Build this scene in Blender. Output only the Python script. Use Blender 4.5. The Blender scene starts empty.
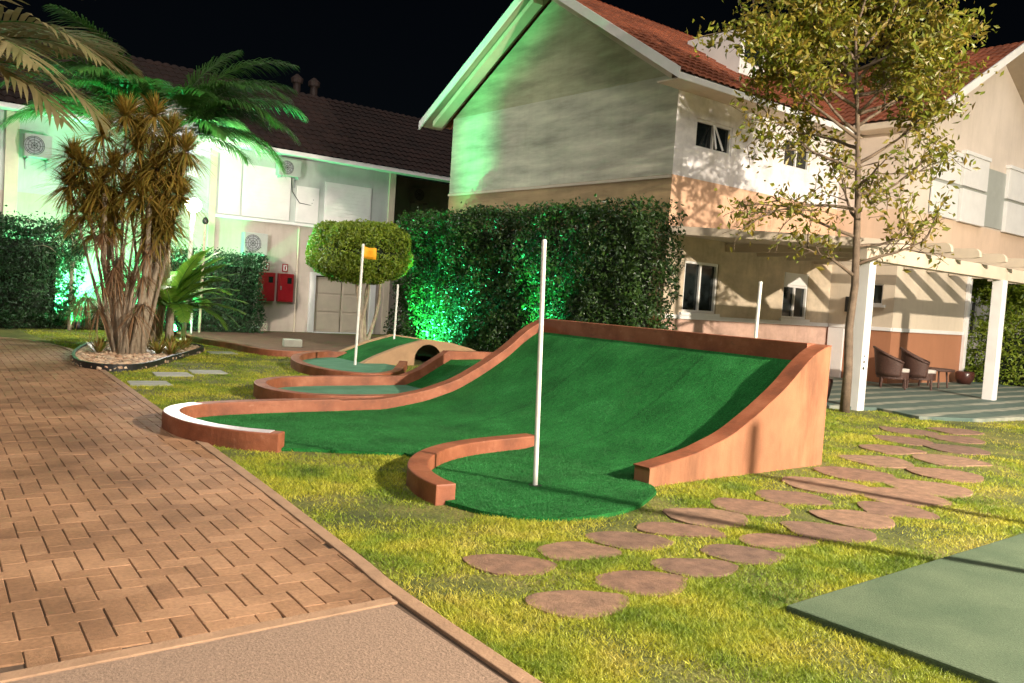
import bpy, bmesh, math, random
import numpy as np
from mathutils import Vector, Matrix, noise
random.seed(7); rng = np.random.default_rng(7)
S = bpy.context.scene; COL = S.collection
R = math.radians; PI = math.pi

# ------------------------------------------------------------------ materials
def new_mat(name):
    m = bpy.data.materials.new(name); m.use_nodes = True
    nt = m.node_tree; nt.nodes.clear()
    o = nt.nodes.new('ShaderNodeOutputMaterial'); b = nt.nodes.new('ShaderNodeBsdfPrincipled')
    nt.links.new(b.outputs[0], o.inputs[0]); return m, nt, b, o
def N(nt, t, **k):
    n = nt.nodes.new(t)
    for a, v in k.items(): setattr(n, a, v)
    return n
def pos(nt): return N(nt, 'ShaderNodeNewGeometry').outputs['Position']
def scl(nt, vec, s):
    m = N(nt, 'ShaderNodeMapping'); m.inputs['Scale'].default_value = s; nt.links.new(vec, m.inputs['Vector']); return m.outputs[0]
def noise_tex(nt, vec, scale, detail=4, rough=.6):
    n = N(nt, 'ShaderNodeTexNoise'); n.inputs['Scale'].default_value = scale; n.inputs['Detail'].default_value = detail
    n.inputs['Roughness'].default_value = rough; nt.links.new(vec, n.inputs['Vector']); return n.outputs['Fac']
def ramp(nt, fac, stops, interp='LINEAR'):
    r = N(nt, 'ShaderNodeValToRGB'); cr = r.color_ramp; cr.interpolation = interp
    while len(cr.elements) < len(stops): cr.elements.new(.5)
    for e, (p, c) in zip(cr.elements, stops):
        e.position = p; e.color = (*c, 1) if len(c) == 3 else c
    nt.links.new(fac, r.inputs[0]); return r.outputs[0]
def mix(nt, fac, a, b, mode='MIX'):
    m = N(nt, 'ShaderNodeMix', data_type='RGBA', blend_type=mode)
    if isinstance(fac, (int, float)): m.inputs[0].default_value = fac
    else: nt.links.new(fac, m.inputs[0])
    for i, v in ((6, a), (7, b)):
        if isinstance(v, tuple): m.inputs[i].default_value = (*v, 1)
        else: nt.links.new(v, m.inputs[i])
    return m.outputs[2]
def bump(nt, b, h, strength, dist=.01):
    n = N(nt, 'ShaderNodeBump'); n.inputs['Strength'].default_value = strength; n.inputs['Distance'].default_value = dist
    nt.links.new(h, n.inputs['Height']); nt.links.new(n.outputs[0], b.inputs['Normal'])
def M_plain(name, col, rough=.6, var=.12, scale=6, bmp=.15, metal=0, fine=60):
    m, nt, b, o = new_mat(name); p = pos(nt)
    n = noise_tex(nt, p, scale, 6)
    c = ramp(nt, n, [(.25, tuple(x*(1-var) for x in col)), (.75, tuple(min(1, x*(1+var)) for x in col))])
    nt.links.new(c, b.inputs['Base Color']); b.inputs['Roughness'].default_value = rough; b.inputs['Metallic'].default_value = metal
    if bmp: bump(nt, b, noise_tex(nt, p, fine, 3), bmp, .01)
    return m
def M_foliage(name, cols, trans=.25, rough=.45, clump=1.2):
    m, nt, b, o = new_mat(name); g = N(nt, 'ShaderNodeNewGeometry')
    r = ramp(nt, g.outputs['Random Per Island'], [(i/(len(cols)-1), c) for i, c in enumerate(cols)])
    n = noise_tex(nt, g.outputs['Position'], clump, 3)
    v = ramp(nt, n, [(.3, (.65, .65, .6)), (.7, (1.25, 1.25, 1.15))])
    c = mix(nt, 1.0, r, v, 'MULTIPLY')
    nt.links.new(c, b.inputs['Base Color']); b.inputs['Roughness'].default_value = rough
    t = N(nt, 'ShaderNodeBsdfTranslucent'); nt.links.new(c, t.inputs[0])
    x = N(nt, 'ShaderNodeMixShader'); x.inputs[0].default_value = trans
    nt.links.new(b.outputs[0], x.inputs[1]); nt.links.new(t.outputs[0], x.inputs[2]); nt.links.new(x.outputs[0], o.inputs[0])
    return m
def M_emit(name, col, s):
    m, nt, b, o = new_mat(name); b.inputs['Base Color'].default_value = (.8, .8, .8, 1)
    b.inputs['Emission Color'].default_value = (*col, 1); b.inputs['Emission Strength'].default_value = s; return m
def M_wall(name, bands, streak=(1, 1, 1), amt=.22, bscale=1.2, grime=.25):
    # bands: [(z, colour)...] paint bands by height
    m, nt, b, o = new_mat(name); p = pos(nt)
    sx = N(nt, 'ShaderNodeSeparateXYZ'); nt.links.new(p, sx.inputs[0])
    d = N(nt, 'ShaderNodeMath', operation='DIVIDE'); d.inputs[1].default_value = 10; nt.links.new(sx.outputs[2], d.inputs[0])
    c = ramp(nt, d.outputs[0], [(z/10, k) for z, k in bands], 'CONSTANT')
    n = noise_tex(nt, scl(nt, p, streak), bscale, 7, .65)
    v = ramp(nt, n, [(.3, (1-amt,)*3), (.7, (1+amt*.35,)*3)])
    c = mix(nt, 1., c, v, 'MULTIPLY')
    n2 = noise_tex(nt, scl(nt, p, (1.5, 1.5, .25)), 2.2, 6, .7)
    v2 = ramp(nt, n2, [(.48, (1, 1, 1)), (.75, (1-grime, 1-grime*1.05, 1-grime*1.2))])
    c = mix(nt, 1., c, v2, 'MULTIPLY')
    nt.links.new(c, b.inputs['Base Color']); b.inputs['Roughness'].default_value = .8
    bump(nt, b, noise_tex(nt, p, 70, 4), .25, .01)
    return m

MAT = {}
def M_kerbpaint():
    m, nt, b, o = new_mat('worn_terracotta_paint'); p = pos(nt)
    c = ramp(nt, noise_tex(nt, p, 3.5, 6), [(.28, (.16, .048, .022)), (.5, (.26, .08, .035)), (.72, (.36, .13, .065))])
    c = mix(nt, ramp(nt, noise_tex(nt, p, 14, 8, .75), [(.60, (0,)*3), (.72, (.55,)*3)]), c, (.42, .27, .2))
    c = mix(nt, ramp(nt, noise_tex(nt, scl(nt, p, (1, 1, 3)), 5, 6, .7), [(.55, (0,)*3), (.75, (.6,)*3)]), c, (.10, .045, .025))
    nt.links.new(c, b.inputs['Base Color']); b.inputs['Roughness'].default_value = .6
    bump(nt, b, noise_tex(nt, p, 30, 6, .7), .45, .01); return m
MAT['terracotta'] = M_kerbpaint()
MAT['ramp_side'] = None
MAT['worn'] = M_plain('pale_coping', (.55, .48, .5), .35, .22, 9, .3)  # strip colour, paler than the terracotta kerb it lies on
MAT['white'] = M_plain('white_paint', (.72, .70, .68), .45, .07, 3, .08)
MAT['pole'] = M_plain('white_pole', (.74, .72, .66), .4, .12, 9, .05)
MAT['cream'] = M_plain('cream_paint', (.55, .46, .36), .6, .1, 3, .15)
MAT['grey'] = M_plain('grey_metal', (.3, .31, .32), .45, .1, 8, .1)
MAT['acwhite'] = M_plain('ac_casing', (.36, .37, .34), .45, .07, 5, .05)
MAT['black'] = M_plain('black_plastic', (.015, .015, .015), .5, .2, 8, .1)
MAT['red'] = M_plain('red_enamel', (.34, .012, .02), .35, .15, 5, .05)
MAT['rubber'] = M_plain('tyre_rubber', (.02, .02, .02), .8, .1, 8, .1)
MAT['wicker'] = M_plain('dark_wicker', (.075, .035, .025), .55, .4, 40, .8, fine=120)
MAT['cushion'] = M_plain('pale_cushion', (.5, .45, .4), .8, .1, 8, .2)
MAT['bark'] = M_plain('pale_bark', (.15, .105, .07), .85, .4, 9, .8, fine=40)
MAT['stem'] = M_plain('grey_stem', (.36, .29, .21), .8, .35, 12, .6, fine=30)
def M_stone():
    m, nt, b, o = new_mat('reddish_stone'); p = pos(nt); oi = N(nt, 'ShaderNodeObjectInfo')
    c = ramp(nt, oi.outputs['Random'], [(0, (.17, .10, .07)), (.5, (.23, .125, .08)), (1, (.27, .16, .10))])
    c = mix(nt, 1., c, ramp(nt, noise_tex(nt, p, 9, 8, .7), [(.3, (.5,)*3), (.7, (1.3,)*3)]), 'MULTIPLY')
    nt.links.new(c, b.inputs['Base Color']); b.inputs['Roughness'].default_value = .85
    bump(nt, b, noise_tex(nt, p, 38, 8, .75), .9, .012); return m
MAT['stone'] = M_stone()
MAT['greystone'] = M_plain('grey_slab', (.3, .3, .25), .85, .22, 5, .5)
MAT['kerb'] = M_plain('kerb_concrete', (.33, .2, .12), .85, .25, 6, .5)
MAT['brownfloor'] = M_plain('brown_lane_floor', (.10, .05, .028), .9, .35, 2.5, .5)
MAT['soffit'] = M_plain('soffit_board', (.32, .25, .18), .7, .15, 4, .2)
MAT['orange'] = M_plain('flag_cloth', (.80, .36, .01), .7, .1, 8, .1)
MAT['pot'] = M_plain('dark_glazed_pot', (.06, .02, .015), .3, .3, 6, .1)
MAT['tan'] = M_plain('bridge_render', (.36, .22, .12), .8, .2, 3, .35)
def M_glass():
    m, nt, b, o = new_mat('dark_window_glass'); b.inputs['Base Color'].default_value = (.012, .016, .016, 1)
    b.inputs['Roughness'].default_value = .08; b.inputs['Specular IOR Level'].default_value = .6; return m
MAT['glass'] = M_glass()
MAT['carpaint'] = M_plain('pale_car_paint', (.6, .63, .68), .25, .03, 2, 0)

def M_turf():
    m, nt, b, o = new_mat('artificial_turf'); p = pos(nt)
    big = noise_tex(nt, p, 1.6, 5, .6); fine = noise_tex(nt, p, 75, 6, .8); mid = noise_tex(nt, scl(nt, p, (4, 14, 4)), 2.2, 4)
    c = ramp(nt, big, [(.3, (.010, .105, .020)), (.55, (.018, .165, .034)), (.75, (.035, .23, .06))])
    c = mix(nt, 1., c, ramp(nt, fine, [(.36, (.3, .3, .3)), (.64, (1.6, 1.6, 1.5))]), 'MULTIPLY')
    c = mix(nt, 1., c, ramp(nt, mid, [(.35, (.8, .8, .8)), (.65, (1.12, 1.12, 1.12))]), 'MULTIPLY')
    sx = N(nt, 'ShaderNodeSeparateXYZ'); nt.links.new(p, sx.inputs[0])
    q = N(nt, 'ShaderNodeMath', operation='MULTIPLY_ADD'); q.inputs[1].default_value = .05; nt.links.new(noise_tex(nt, p, 2), q.inputs[0]); nt.links.new(sx.outputs[1], q.inputs[2])
    f_ = N(nt, 'ShaderNodeMath', operation='PINGPONG'); f_.inputs[1].default_value = .79; nt.links.new(q.outputs[0], f_.inputs[0])
    c = mix(nt, 1., c, ramp(nt, f_.outputs[0], [(0, (.72,)*3), (.015, (.8,)*3), (.035, (1,)*3)]), 'MULTIPLY')
    c = mix(nt, ramp(nt, noise_tex(nt, p, 1.0, 7, .7), [(.55, (0,)*3), (.72, (.35,)*3)]), c, (.06, .13, .045))
    nt.links.new(c, b.inputs['Base Color']); b.inputs['Roughness'].default_value = .85
    b.inputs['Specular IOR Level'].default_value = .15
    bump(nt, b, fine, .9, .02); return m
MAT['turf'] = M_turf()
MAT['pile'] = M_foliage('turf_fibre', [(.010, .10, .018), (.02, .17, .034), (.04, .25, .065)], .2, .7, 1.6)
def M_turf2():
    m, nt, b, o = new_mat('worn_turf'); p = pos(nt)
    c = ramp(nt, noise_tex(nt, p, 3, 5), [(.3, (.05, .17, .09)), (.7, (.09, .25, .15))])
    c = mix(nt, 1., c, ramp(nt, noise_tex(nt, p, 130, 3, .7), [(.3, (.7,)*3), (.7, (1.25,)*3)]), 'MULTIPLY')
    nt.links.new(c, b.inputs['Base Color']); b.inputs['Roughness'].default_value = .9; return m
MAT['turf2'] = M_turf2()
def M_court():
    m, nt, b, o = new_mat('court_surface'); p = pos(nt)
    c = ramp(nt, noise_tex(nt, p, 2.2, 6), [(.3, (.05, .085, .042)), (.7, (.095, .13, .07))])
    c = mix(nt, 1., c, ramp(nt, noise_tex(nt, p, 90, 3), [(.3, (.75,)*3), (.7, (1.2,)*3)]), 'MULTIPLY')
    nt.links.new(c, b.inputs['Base Color']); b.inputs['Roughness'].default_value = .85
    bump(nt, b, noise_tex(nt, p, 110, 3), .6, .01); return m
MAT['court'] = M_court()
def M_patio():
    m, nt, b, o = new_mat('striped_patio'); p = pos(nt)
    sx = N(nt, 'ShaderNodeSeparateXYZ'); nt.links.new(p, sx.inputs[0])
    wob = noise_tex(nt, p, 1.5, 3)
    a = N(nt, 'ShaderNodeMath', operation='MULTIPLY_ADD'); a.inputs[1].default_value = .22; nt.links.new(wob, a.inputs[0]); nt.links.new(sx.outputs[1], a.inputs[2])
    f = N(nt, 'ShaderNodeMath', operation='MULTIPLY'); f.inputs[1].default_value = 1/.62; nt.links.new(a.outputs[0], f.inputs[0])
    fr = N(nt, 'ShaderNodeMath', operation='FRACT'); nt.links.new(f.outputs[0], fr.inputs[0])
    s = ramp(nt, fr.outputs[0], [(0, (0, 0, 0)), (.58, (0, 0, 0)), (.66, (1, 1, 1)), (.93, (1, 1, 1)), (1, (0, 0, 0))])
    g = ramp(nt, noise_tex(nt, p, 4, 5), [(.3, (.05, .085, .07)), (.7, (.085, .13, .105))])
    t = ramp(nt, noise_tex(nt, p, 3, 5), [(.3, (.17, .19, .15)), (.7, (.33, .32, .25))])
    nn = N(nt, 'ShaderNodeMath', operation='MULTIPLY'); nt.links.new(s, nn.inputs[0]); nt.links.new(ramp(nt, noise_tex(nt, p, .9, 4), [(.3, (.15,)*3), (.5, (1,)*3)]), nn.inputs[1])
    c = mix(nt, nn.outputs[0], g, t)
    nt.links.new(c, b.inputs['Base Color']); b.inputs['Roughness'].default_value = .7
    bump(nt, b, noise_tex(nt, p, 60, 3), .3, .01); return m
MAT['patio'] = M_patio()
def M_brick():
    m, nt, b, o = new_mat('clay_paver'); g = N(nt, 'ShaderNodeNewGeometry'); p = g.outputs['Position']
    c = ramp(nt, g.outputs['Random Per Island'], [(0, (.28, .155, .085)), (.5, (.33, .185, .10)), (1, (.38, .22, .125))])
    c = mix(nt, 1., c, ramp(nt, noise_tex(nt, p, .9, 5), [(.33, (.55, .50, .45)), (.6, (1.1, 1.06, 1.02))]), 'MULTIPLY')  # broad dark patches stand for soft shadows, painted into the paver colour
    c = mix(nt, 1., c, ramp(nt, noise_tex(nt, p, 45, 4), [(.3, (.78,)*3), (.7, (1.18,)*3)]), 'MULTIPLY')
    nt.links.new(c, b.inputs['Base Color']); b.inputs['Roughness'].default_value = .72
    bump(nt, b, noise_tex(nt, p, 120, 4), .5, .008); return m
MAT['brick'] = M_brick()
MAT['pathbed'] = M_plain('dark_sand_joint', (.085, .052, .032), .95, .3, 20, .3)
MAT['apron'] = M_plain('exposed_aggregate', (.27, .18, .125), .85, .3, 60, .6, fine=90)
def M_lawn():
    m, nt, b, o = new_mat('lawn_soil'); p = pos(nt)
    c = ramp(nt, noise_tex(nt, p, 1.1, 6, .7), [(.3, (.035, .05, .01)), (.5, (.12, .13, .022)), (.7, (.25, .21, .05))])
    c = mix(nt, 1., c, ramp(nt, noise_tex(nt, p, 60, 4, .7), [(.3, (.5,)*3), (.7, (1.35,)*3)]), 'MULTIPLY')
    nt.links.new(c, b.inputs['Base Color']); b.inputs['Roughness'].default_value = .95
    bump(nt, b, noise_tex(nt, p, 50, 4), .9, .03); return m
MAT['lawn'] = M_lawn()
def M_blade():
    m, nt, b, o = new_mat('grass_blade'); g = N(nt, 'ShaderNodeNewGeometry'); p = g.outputs['Position']
    c = ramp(nt, noise_tex(nt, p, 1.3, 5, .65), [(.3, (.07, .14, .012)), (.42, (.22, .31, .02)), (.56, (.44, .45, .04)), (.74, (.56, .46, .11))])
    c = mix(nt, 1., c, ramp(nt, g.outputs['Random Per Island'], [(0, (.55, .6, .5)), (1, (1.35, 1.25, 1.2))]), 'MULTIPLY')
    nt.links.new(c, b.inputs['Base Color']); b.inputs['Roughness'].default_value = .6
    t = N(nt, 'ShaderNodeBsdfTranslucent'); nt.links.new(c, t.inputs[0])
    x = N(nt, 'ShaderNodeMixShader'); x.inputs[0].default_value = .3
    nt.links.new(b.outputs[0], x.inputs[1]); nt.links.new(t.outputs[0], x.inputs[2]); nt.links.new(x.outputs[0], o.inputs[0]); return m
MAT['blade'] = M_blade()
def M_tile(name, c0, c1):
    m, nt, b, o = new_mat(name); p = pos(nt)
    c = ramp(nt, noise_tex(nt, p, 5, 5, .7), [(.3, c0), (.7, c1)])
    c = mix(nt, 1., c, ramp(nt, noise_tex(nt, p, 1.1, 4), [(.35, (.6,)*3), (.65, (1.1,)*3)]), 'MULTIPLY')
    nt.links.new(c, b.inputs['Base Color']); b.inputs['Roughness'].default_value = .75; bump(nt, b, noise_tex(nt, p, 40, 4), .4, .01); return m
MAT['tile'] = M_tile('clay_roof_tile', (.20, .05, .022), (.33, .10, .045))
MAT['tile_shaded'] = M_tile('shaded_roof_tile', (.012, .005, .004), (.035, .013, .009))  # roof stands above the lamps; its shade is put into the tile colour
MAT['pebble'] = M_foliage('pink_pebble', [(.35, .2, .13), (.55, .36, .25), (.66, .5, .38), (.3, .22, .17)], 0, .7, 3)
MAT['hedge'] = M_foliage('hedge_leaf', [(.014, .044, .008), (.028, .07, .012), (.05, .10, .018)], .2, .42)
MAT['hedgefar'] = M_foliage('dark_hedge_leaf', [(.015, .05, .018), (.025, .075, .025), (.035, .09, .03)], .2, .45)
MAT['core'] = M_plain('hedge_dark_core', (.012, .02, .008), .95, .3, 8, .3)  # dark filler for solids added inside the foliage to block light
MAT['topiary'] = M_foliage('topiary_leaf', [(.12, .20, .016), (.2, .28, .022), (.26, .31, .035)], .3, .45, 2)
MAT['ficus'] = M_foliage('tree_leaf', [(.17, .22, .02), (.27, .28, .03), (.36, .25, .045), (.14, .17, .022)], .4, .4, .9)
MAT['palm'] = M_foliage('palm_leaflet', [(.04, .13, .025), (.06, .17, .035), (.09, .19, .05)], .35, .4)
MAT['palmdry'] = M_foliage('pale_palm_leaflet', [(.24, .21, .10), (.34, .28, .15), (.18, .18, .07)], .25, .5)
MAT['drac'] = M_foliage('dracaena_leaf', [(.30, .21, .04), (.42, .27, .055), (.24, .23, .04), (.36, .19, .045)], .25, .5, 1.5)
MAT['dead'] = M_foliage('dry_hanging_leaf', [(.24, .12, .05), (.33, .19, .10), (.2, .09, .045), (.3, .22, .14)], .15, .7, 2)
MAT['cycad'] = M_foliage('cycad_leaflet', [(.10, .24, .025), (.15, .30, .035), (.2, .33, .05)], .35, .35)
MAT['brom'] = M_foliage('bromeliad_leaf', [(.14, .2, .03), (.3, .26, .05), (.3, .15, .04), (.1, .16, .025)], .25, .4, 3)
MAT['ramp_side'] = M_wall('ramp_side_render', [(0, (.34, .14, .066))], (1, 1, .6), .34, 2.6, .45)
W_MAIN = M_wall('house_paint_banded', [(0, (.56, .36, .28)), (1.3, (.60, .49, .36)), (3.2, (.74, .46, .30)), (4.26, (.84, .80, .80))], (1, 1, 1.6), .3, 1.9, .26)
W_GABLE = M_wall('gable_paint_banded', [(0, (.40, .22, .10)), (1.3, (.40, .30, .17)), (3.0, (.42, .29, .15)), (4.27, (.56, .54, .43)), (6.36, (.42, .41, .27))], (1, .4, 2.2), .5, 1.3, .12)
W_VOL = M_wall('bay_paint_banded', [(0, (.38, .165, .085)), (1.3, (.58, .49, .38)), (3.3, (.68, .50, .37)), (4.24, (.66, .56, .48))], (1, 1, 1), .1, 1.2, .12)
W_LEFT = M_wall('far_house_paint', [(0, (.46, .39, .34)), (3.33, (.46, .49, .46))], (1, 1, 1.5), .14, 1.0, .15)
W_BEIGE = M_wall('neighbour_paint', [(0, (.5, .47, .42))], (1, 1, 1), .1, 1, .1)

# ------------------------------------------------------------------ mesh helpers
class MB:
    def __init__(s): s.v = []; s.f = []
    def add(s, vs, fs):
        k = len(s.v); s.v += [tuple(p) for p in vs]; s.f += [tuple(i+k for i in f) for f in fs]; return s
    def box(s, x0, x1, y0, y1, z0, z1):
        return s.add([(x0,y0,z0),(x1,y0,z0),(x1,y1,z0),(x0,y1,z0),(x0,y0,z1),(x1,y0,z1),(x1,y1,z1),(x0,y1,z1)],
                     [(3,2,1,0),(4,5,6,7),(0,1,5,4),(1,2,6,5),(2,3,7,6),(3,0,4,7)])
    def bar(s, a, b, w, h, up=(0,0,1)):
        a, b = Vector(a), Vector(b); d = (b-a).normalized(); u = Vector(up); sd = d.cross(u).normalized(); u = sd.cross(d)
        sd *= w/2; u *= h/2
        return s.add([a-sd-u,a+sd-u,a+sd+u,a-sd+u,b-sd-u,b+sd-u,b+sd+u,b-sd+u],[(0,1,2,3),(7,6,5,4),(0,4,5,1),(1,5,6,2),(2,6,7,3),(3,7,4,0)])
    def tube(s, pts, rad, n=8, cap=True):
        pts = [Vector(p) for p in pts]; k = len(pts)
        if not hasattr(rad, '__len__'): rad = [rad]*k
        base = len(s.v); ref = Vector((.31, .17, .93))
        for i, p in enumerate(pts):
            d = (pts[min(i+1,k-1)]-pts[max(i-1,0)]).normalized()
            a = d.cross(ref)
            if a.length < .05: a = d.cross(Vector((1,0,0)))
            a.normalize(); b = d.cross(a)
            for j in range(n):
                t = 2*PI*j/n; s.v.append(tuple(p+(a*math.cos(t)+b*math.sin(t))*rad[i]))
        for i in range(k-1):
            for j in range(n):
                q = (j+1)%n; s.f.append((base+i*n+j, base+i*n+q, base+(i+1)*n+q, base+(i+1)*n+j))
        if cap:
            s.f.append(tuple(base+j for j in range(n))[::-1]); s.f.append(tuple(base+(k-1)*n+j for j in range(n)))
        return s
    def prism(s, poly, z0, z1):
        n = len(poly); g = lambda z, p: z(p[0], p[1]) if callable(z) else z
        vs = [(p[0],p[1],g(z0,p)) for p in poly]+[(p[0],p[1],g(z1,p)) for p in poly]
        return s.add(vs, [tuple(range(n))[::-1], tuple(range(n,2*n))]+[(i,(i+1)%n,n+(i+1)%n,n+i) for i in range(n)])
    def prismY(s, poly, y0, y1):   # poly in (x,z)
        n = len(poly); vs = [(p[0],y0,p[1]) for p in poly]+[(p[0],y1,p[1]) for p in poly]
        return s.add(vs, [tuple(range(n)), tuple(range(n,2*n))[::-1]]+[((i+1)%n,i,n+i,n+(i+1)%n) for i in range(n)])
    def prismX(s, poly, x0, x1):   # poly in (y,z)
        n = len(poly); vs = [(x0,p[0],p[1]) for p in poly]+[(x1,p[0],p[1]) for p in poly]
        return s.add(vs, [tuple(range(n)), tuple(range(n,2*n))[::-1]]+[((i+1)%n,i,n+i,n+(i+1)%n) for i in range(n)])
    def lathe(s, prof, c, n=16):
        b = len(s.v)
        for r, z in prof:
            for j in range(n): s.v.append((c[0]+r*math.cos(2*PI*j/n), c[1]+r*math.sin(2*PI*j/n), c[2]+z))
        for i in range(len(prof)-1):
            for j in range(n):
                q=(j+1)%n; s.f.append((b+i*n+j,b+i*n+q,b+(i+1)*n+q,b+(i+1)*n+j))
        s.f.append(tuple(b+j for j in range(n))[::-1]); s.f.append(tuple(b+(len(prof)-1)*n+j for j in range(n))); return s
    def sheet(s, rows, flip=False):
        b = len(s.v); n = len(rows[0])
        for r in rows: s.v += [tuple(p) for p in r]
        for i in range(len(rows)-1):
            for j in range(n-1):
                q = (b+i*n+j,b+i*n+j+1,b+(i+1)*n+j+1,b+(i+1)*n+j); s.f.append(q[::-1] if flip else q)
        return s
    def build(s, name, mat, parent=None, bevel=0, smooth=False, fix=True):
        me = bpy.data.meshes.new(name); me.from_pydata(s.v, [], s.f); me.update()
        if fix or bevel:
            bm = bmesh.new(); bm.from_mesh(me)
            if fix: bmesh.ops.recalc_face_normals(bm, faces=bm.faces)
            if bevel: bmesh.ops.bevel(bm, geom=[e for e in bm.edges if len(e.link_faces)==2 and e.calc_face_angle(0) > .6], offset=bevel, segments=2, affect='EDGES', profile=.6)
            bm.to_mesh(me); bm.free()
        if smooth:
            me.polygons.foreach_set('use_smooth', [True]*len(me.polygons))
        me.materials.append(mat)
        o = bpy.data.objects.new(name, me); COL.objects.link(o)
        if parent: o.parent = parent; o.matrix_parent_inverse = Matrix.Translation(parent.location).inverted()
        return o
def np_mesh(name, verts, quads, mat, parent=None, tri=False):
    me = bpy.data.meshes.new(name); k = quads.shape[1]
    me.vertices.add(len(verts)); me.vertices.foreach_set('co', verts.astype(np.float32).ravel())
    me.loops.add(quads.size); me.loops.foreach_set('vertex_index', quads.astype(np.int32).ravel())
    me.polygons.add(len(quads)); me.polygons.foreach_set('loop_start', np.arange(0, quads.size, k, dtype=np.int32))
    me.update(calc_edges=True); me.validate(); me.shade_flat(); me.materials.append(mat)
    o = bpy.data.objects.new(name, me); COL.objects.link(o)
    if parent: o.parent = parent; o.matrix_parent_inverse = Matrix.Translation(parent.location).inverted()
    return o
def tag(o, label=None, cat=None, group=None, kind=None):
    if label: o['label'] = label
    if cat: o['category'] = cat
    if group: o['group'] = group
    if kind: o['kind'] = kind
    return o
def thing(name, label, cat, loc=(0,0,0), group=None):
    o = bpy.data.objects.new(name, None); COL.objects.link(o); o.location = loc; o.empty_display_size = .2
    return tag(o, label, cat, group)
def unit(a): return a/np.maximum(np.linalg.norm(a, axis=-1, keepdims=True), 1e-9)
def leaves(name, P, size, mat, parent=None, nrm=None, flat=0., aspect=.5, droop=0.):
    """one mesh of folded leaf faces (two quads-as-diamonds) at points P"""
    n = len(P); d = unit(rng.normal(size=(n,3)))
    if nrm is not None: d = unit(d+nrm*flat)
    t = unit(np.cross(d, unit(rng.normal(size=(n,3)))));
    t[:,2] -= droop; t = unit(t); sdv = unit(np.cross(d, t)); d = np.cross(t, sdv)
    L = (size*(.6+.8*rng.random(n)))[:,None] if np.isscalar(size) else size[:,None]
    a = P-t*L*.5; b = P+t*L*.5; c = P+sdv*L*aspect*.5-d*L*.10; e = P-sdv*L*aspect*.5-d*L*.10
    V = np.stack([a,c,b,e],1).reshape(-1,3)
    i = np.arange(n)*4
    Q = np.concatenate([np.stack([i,i+1,i+2],1), np.stack([i,i+2,i+3],1)])
    return np_mesh(name, V, Q, mat, parent)
def straps(name, strips, mat, parent=None):
    """strips: list of (points array k x3, side vectors k x3 incl. width)"""
    V=[]; Q=[]; b=0
    for p, s in strips:
        k=len(p); V.append(np.stack([p-s,p+s],1).reshape(-1,3))
        i=b+np.arange(k-1)*2; Q.append(np.stack([i,i+1,i+3,i+2],1)); b+=2*k
    return np_mesh(name, np.concatenate(V), np.concatenate(Q), mat, parent)
def inpoly(x, y, poly):
    r = np.zeros(len(x), bool); n=len(poly)
    for i in range(n):
        x0,y0=poly[i]; x1,y1=poly[(i+1)%n]
        if y0==y1: continue
        r ^= ((y0>y)!=(y1>y)) & (x < (x1-x0)*(y-y0)/(y1-y0)+x0)
    return r
def smooth_line(pts, n=6, closed=False):
    out=[]; k=len(pts); rngk = k if closed else k-1
    for i in range(rngk):
        g=lambda j: Vector(pts[j%k] if closed else pts[max(0,min(k-1,j))])
        p0,p1,p2,p3=g(i-1),g(i),g(i+1),g(i+2)
        for j in range(n):
            t=j/n; out.append(tuple(.5*((2*p1)+(-p0+p2)*t+(2*p0-5*p1+4*p2-p3)*t*t+(-p0+3*p1-3*p2+p3)*t**3)))
    if not closed: out.append(tuple(Vector(pts[-1])))
    return out
def kerb_strip(mb, line, wid, z0, z1):
    """raised strip following a plan line; z1 may be a function of (x,y)"""
    k=len(line); L=[];Rr=[]
    for i,p in enumerate(line):
        a=Vector(line[max(i-1,0)][:2]); b=Vector(line[min(i+1,k-1)][:2]); d=(b-a).normalized(); nrm=Vector((-d.y,d.x))*wid/2
        q=Vector(p[:2]); L.append(q+nrm); Rr.append(q-nrm)
    f=lambda z,p,q: z(p,q) if callable(z) else z
    rows=[]
    for i in range(k):
        zt=f(z1,line[i][0],line[i][1]); zb=f(z0,line[i][0],line[i][1])
        rows.append([(L[i].x,L[i].y,zb),(L[i].x,L[i].y,zt),(Rr[i].x,Rr[i].y,zt),(Rr[i].x,Rr[i].y,zb)])
    b=len(mb.v)
    for r in rows: mb.v+=r
    for i in range(k-1):
        for j in range(4):
            q=(j+1)%4; mb.f.append((b+i*4+j,b+i*4+q,b+(i+1)*4+q,b+(i+1)*4+j))
    mb.f.append((b,b+1,b+2,b+3)); e=b+(k-1)*4; mb.f.append((e+3,e+2,e+1,e)); return mb

# ------------------------------------------------------------------ ground, path, patio
KERB = [(2.05,-1.5),(2.30,3.13),(2.43,4.33),(2.67,6.4),(2.97,9.29),(3.39,13.38),(3.72,17.0),(3.72,18.4),(3.35,19.8),(2.5,20.9),(0,22.0),(-6,23)]
def kerb_u(w):
    return np.interp(w, [k[1] for k in KERB[:8]], [k[0] for k in KERB[:8]])
tag(MB().sheet([[(-120,-120,-.009),(220,-120,-.009)],[(-120,220,-.009),(220,220,-.009)]], False).build('lawn_ground', MAT['lawn']), kind='structure')
pathpoly = [(k[0]-.03,k[1]) for k in smooth_line(KERB,3)]+[(-9,23),(-9,-1.5)]
tag(MB().add([(x,y,-.004) for x,y in pathpoly],[tuple(range(len(pathpoly)))]).build('path_bed', MAT['pathbed']), kind='structure')
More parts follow.
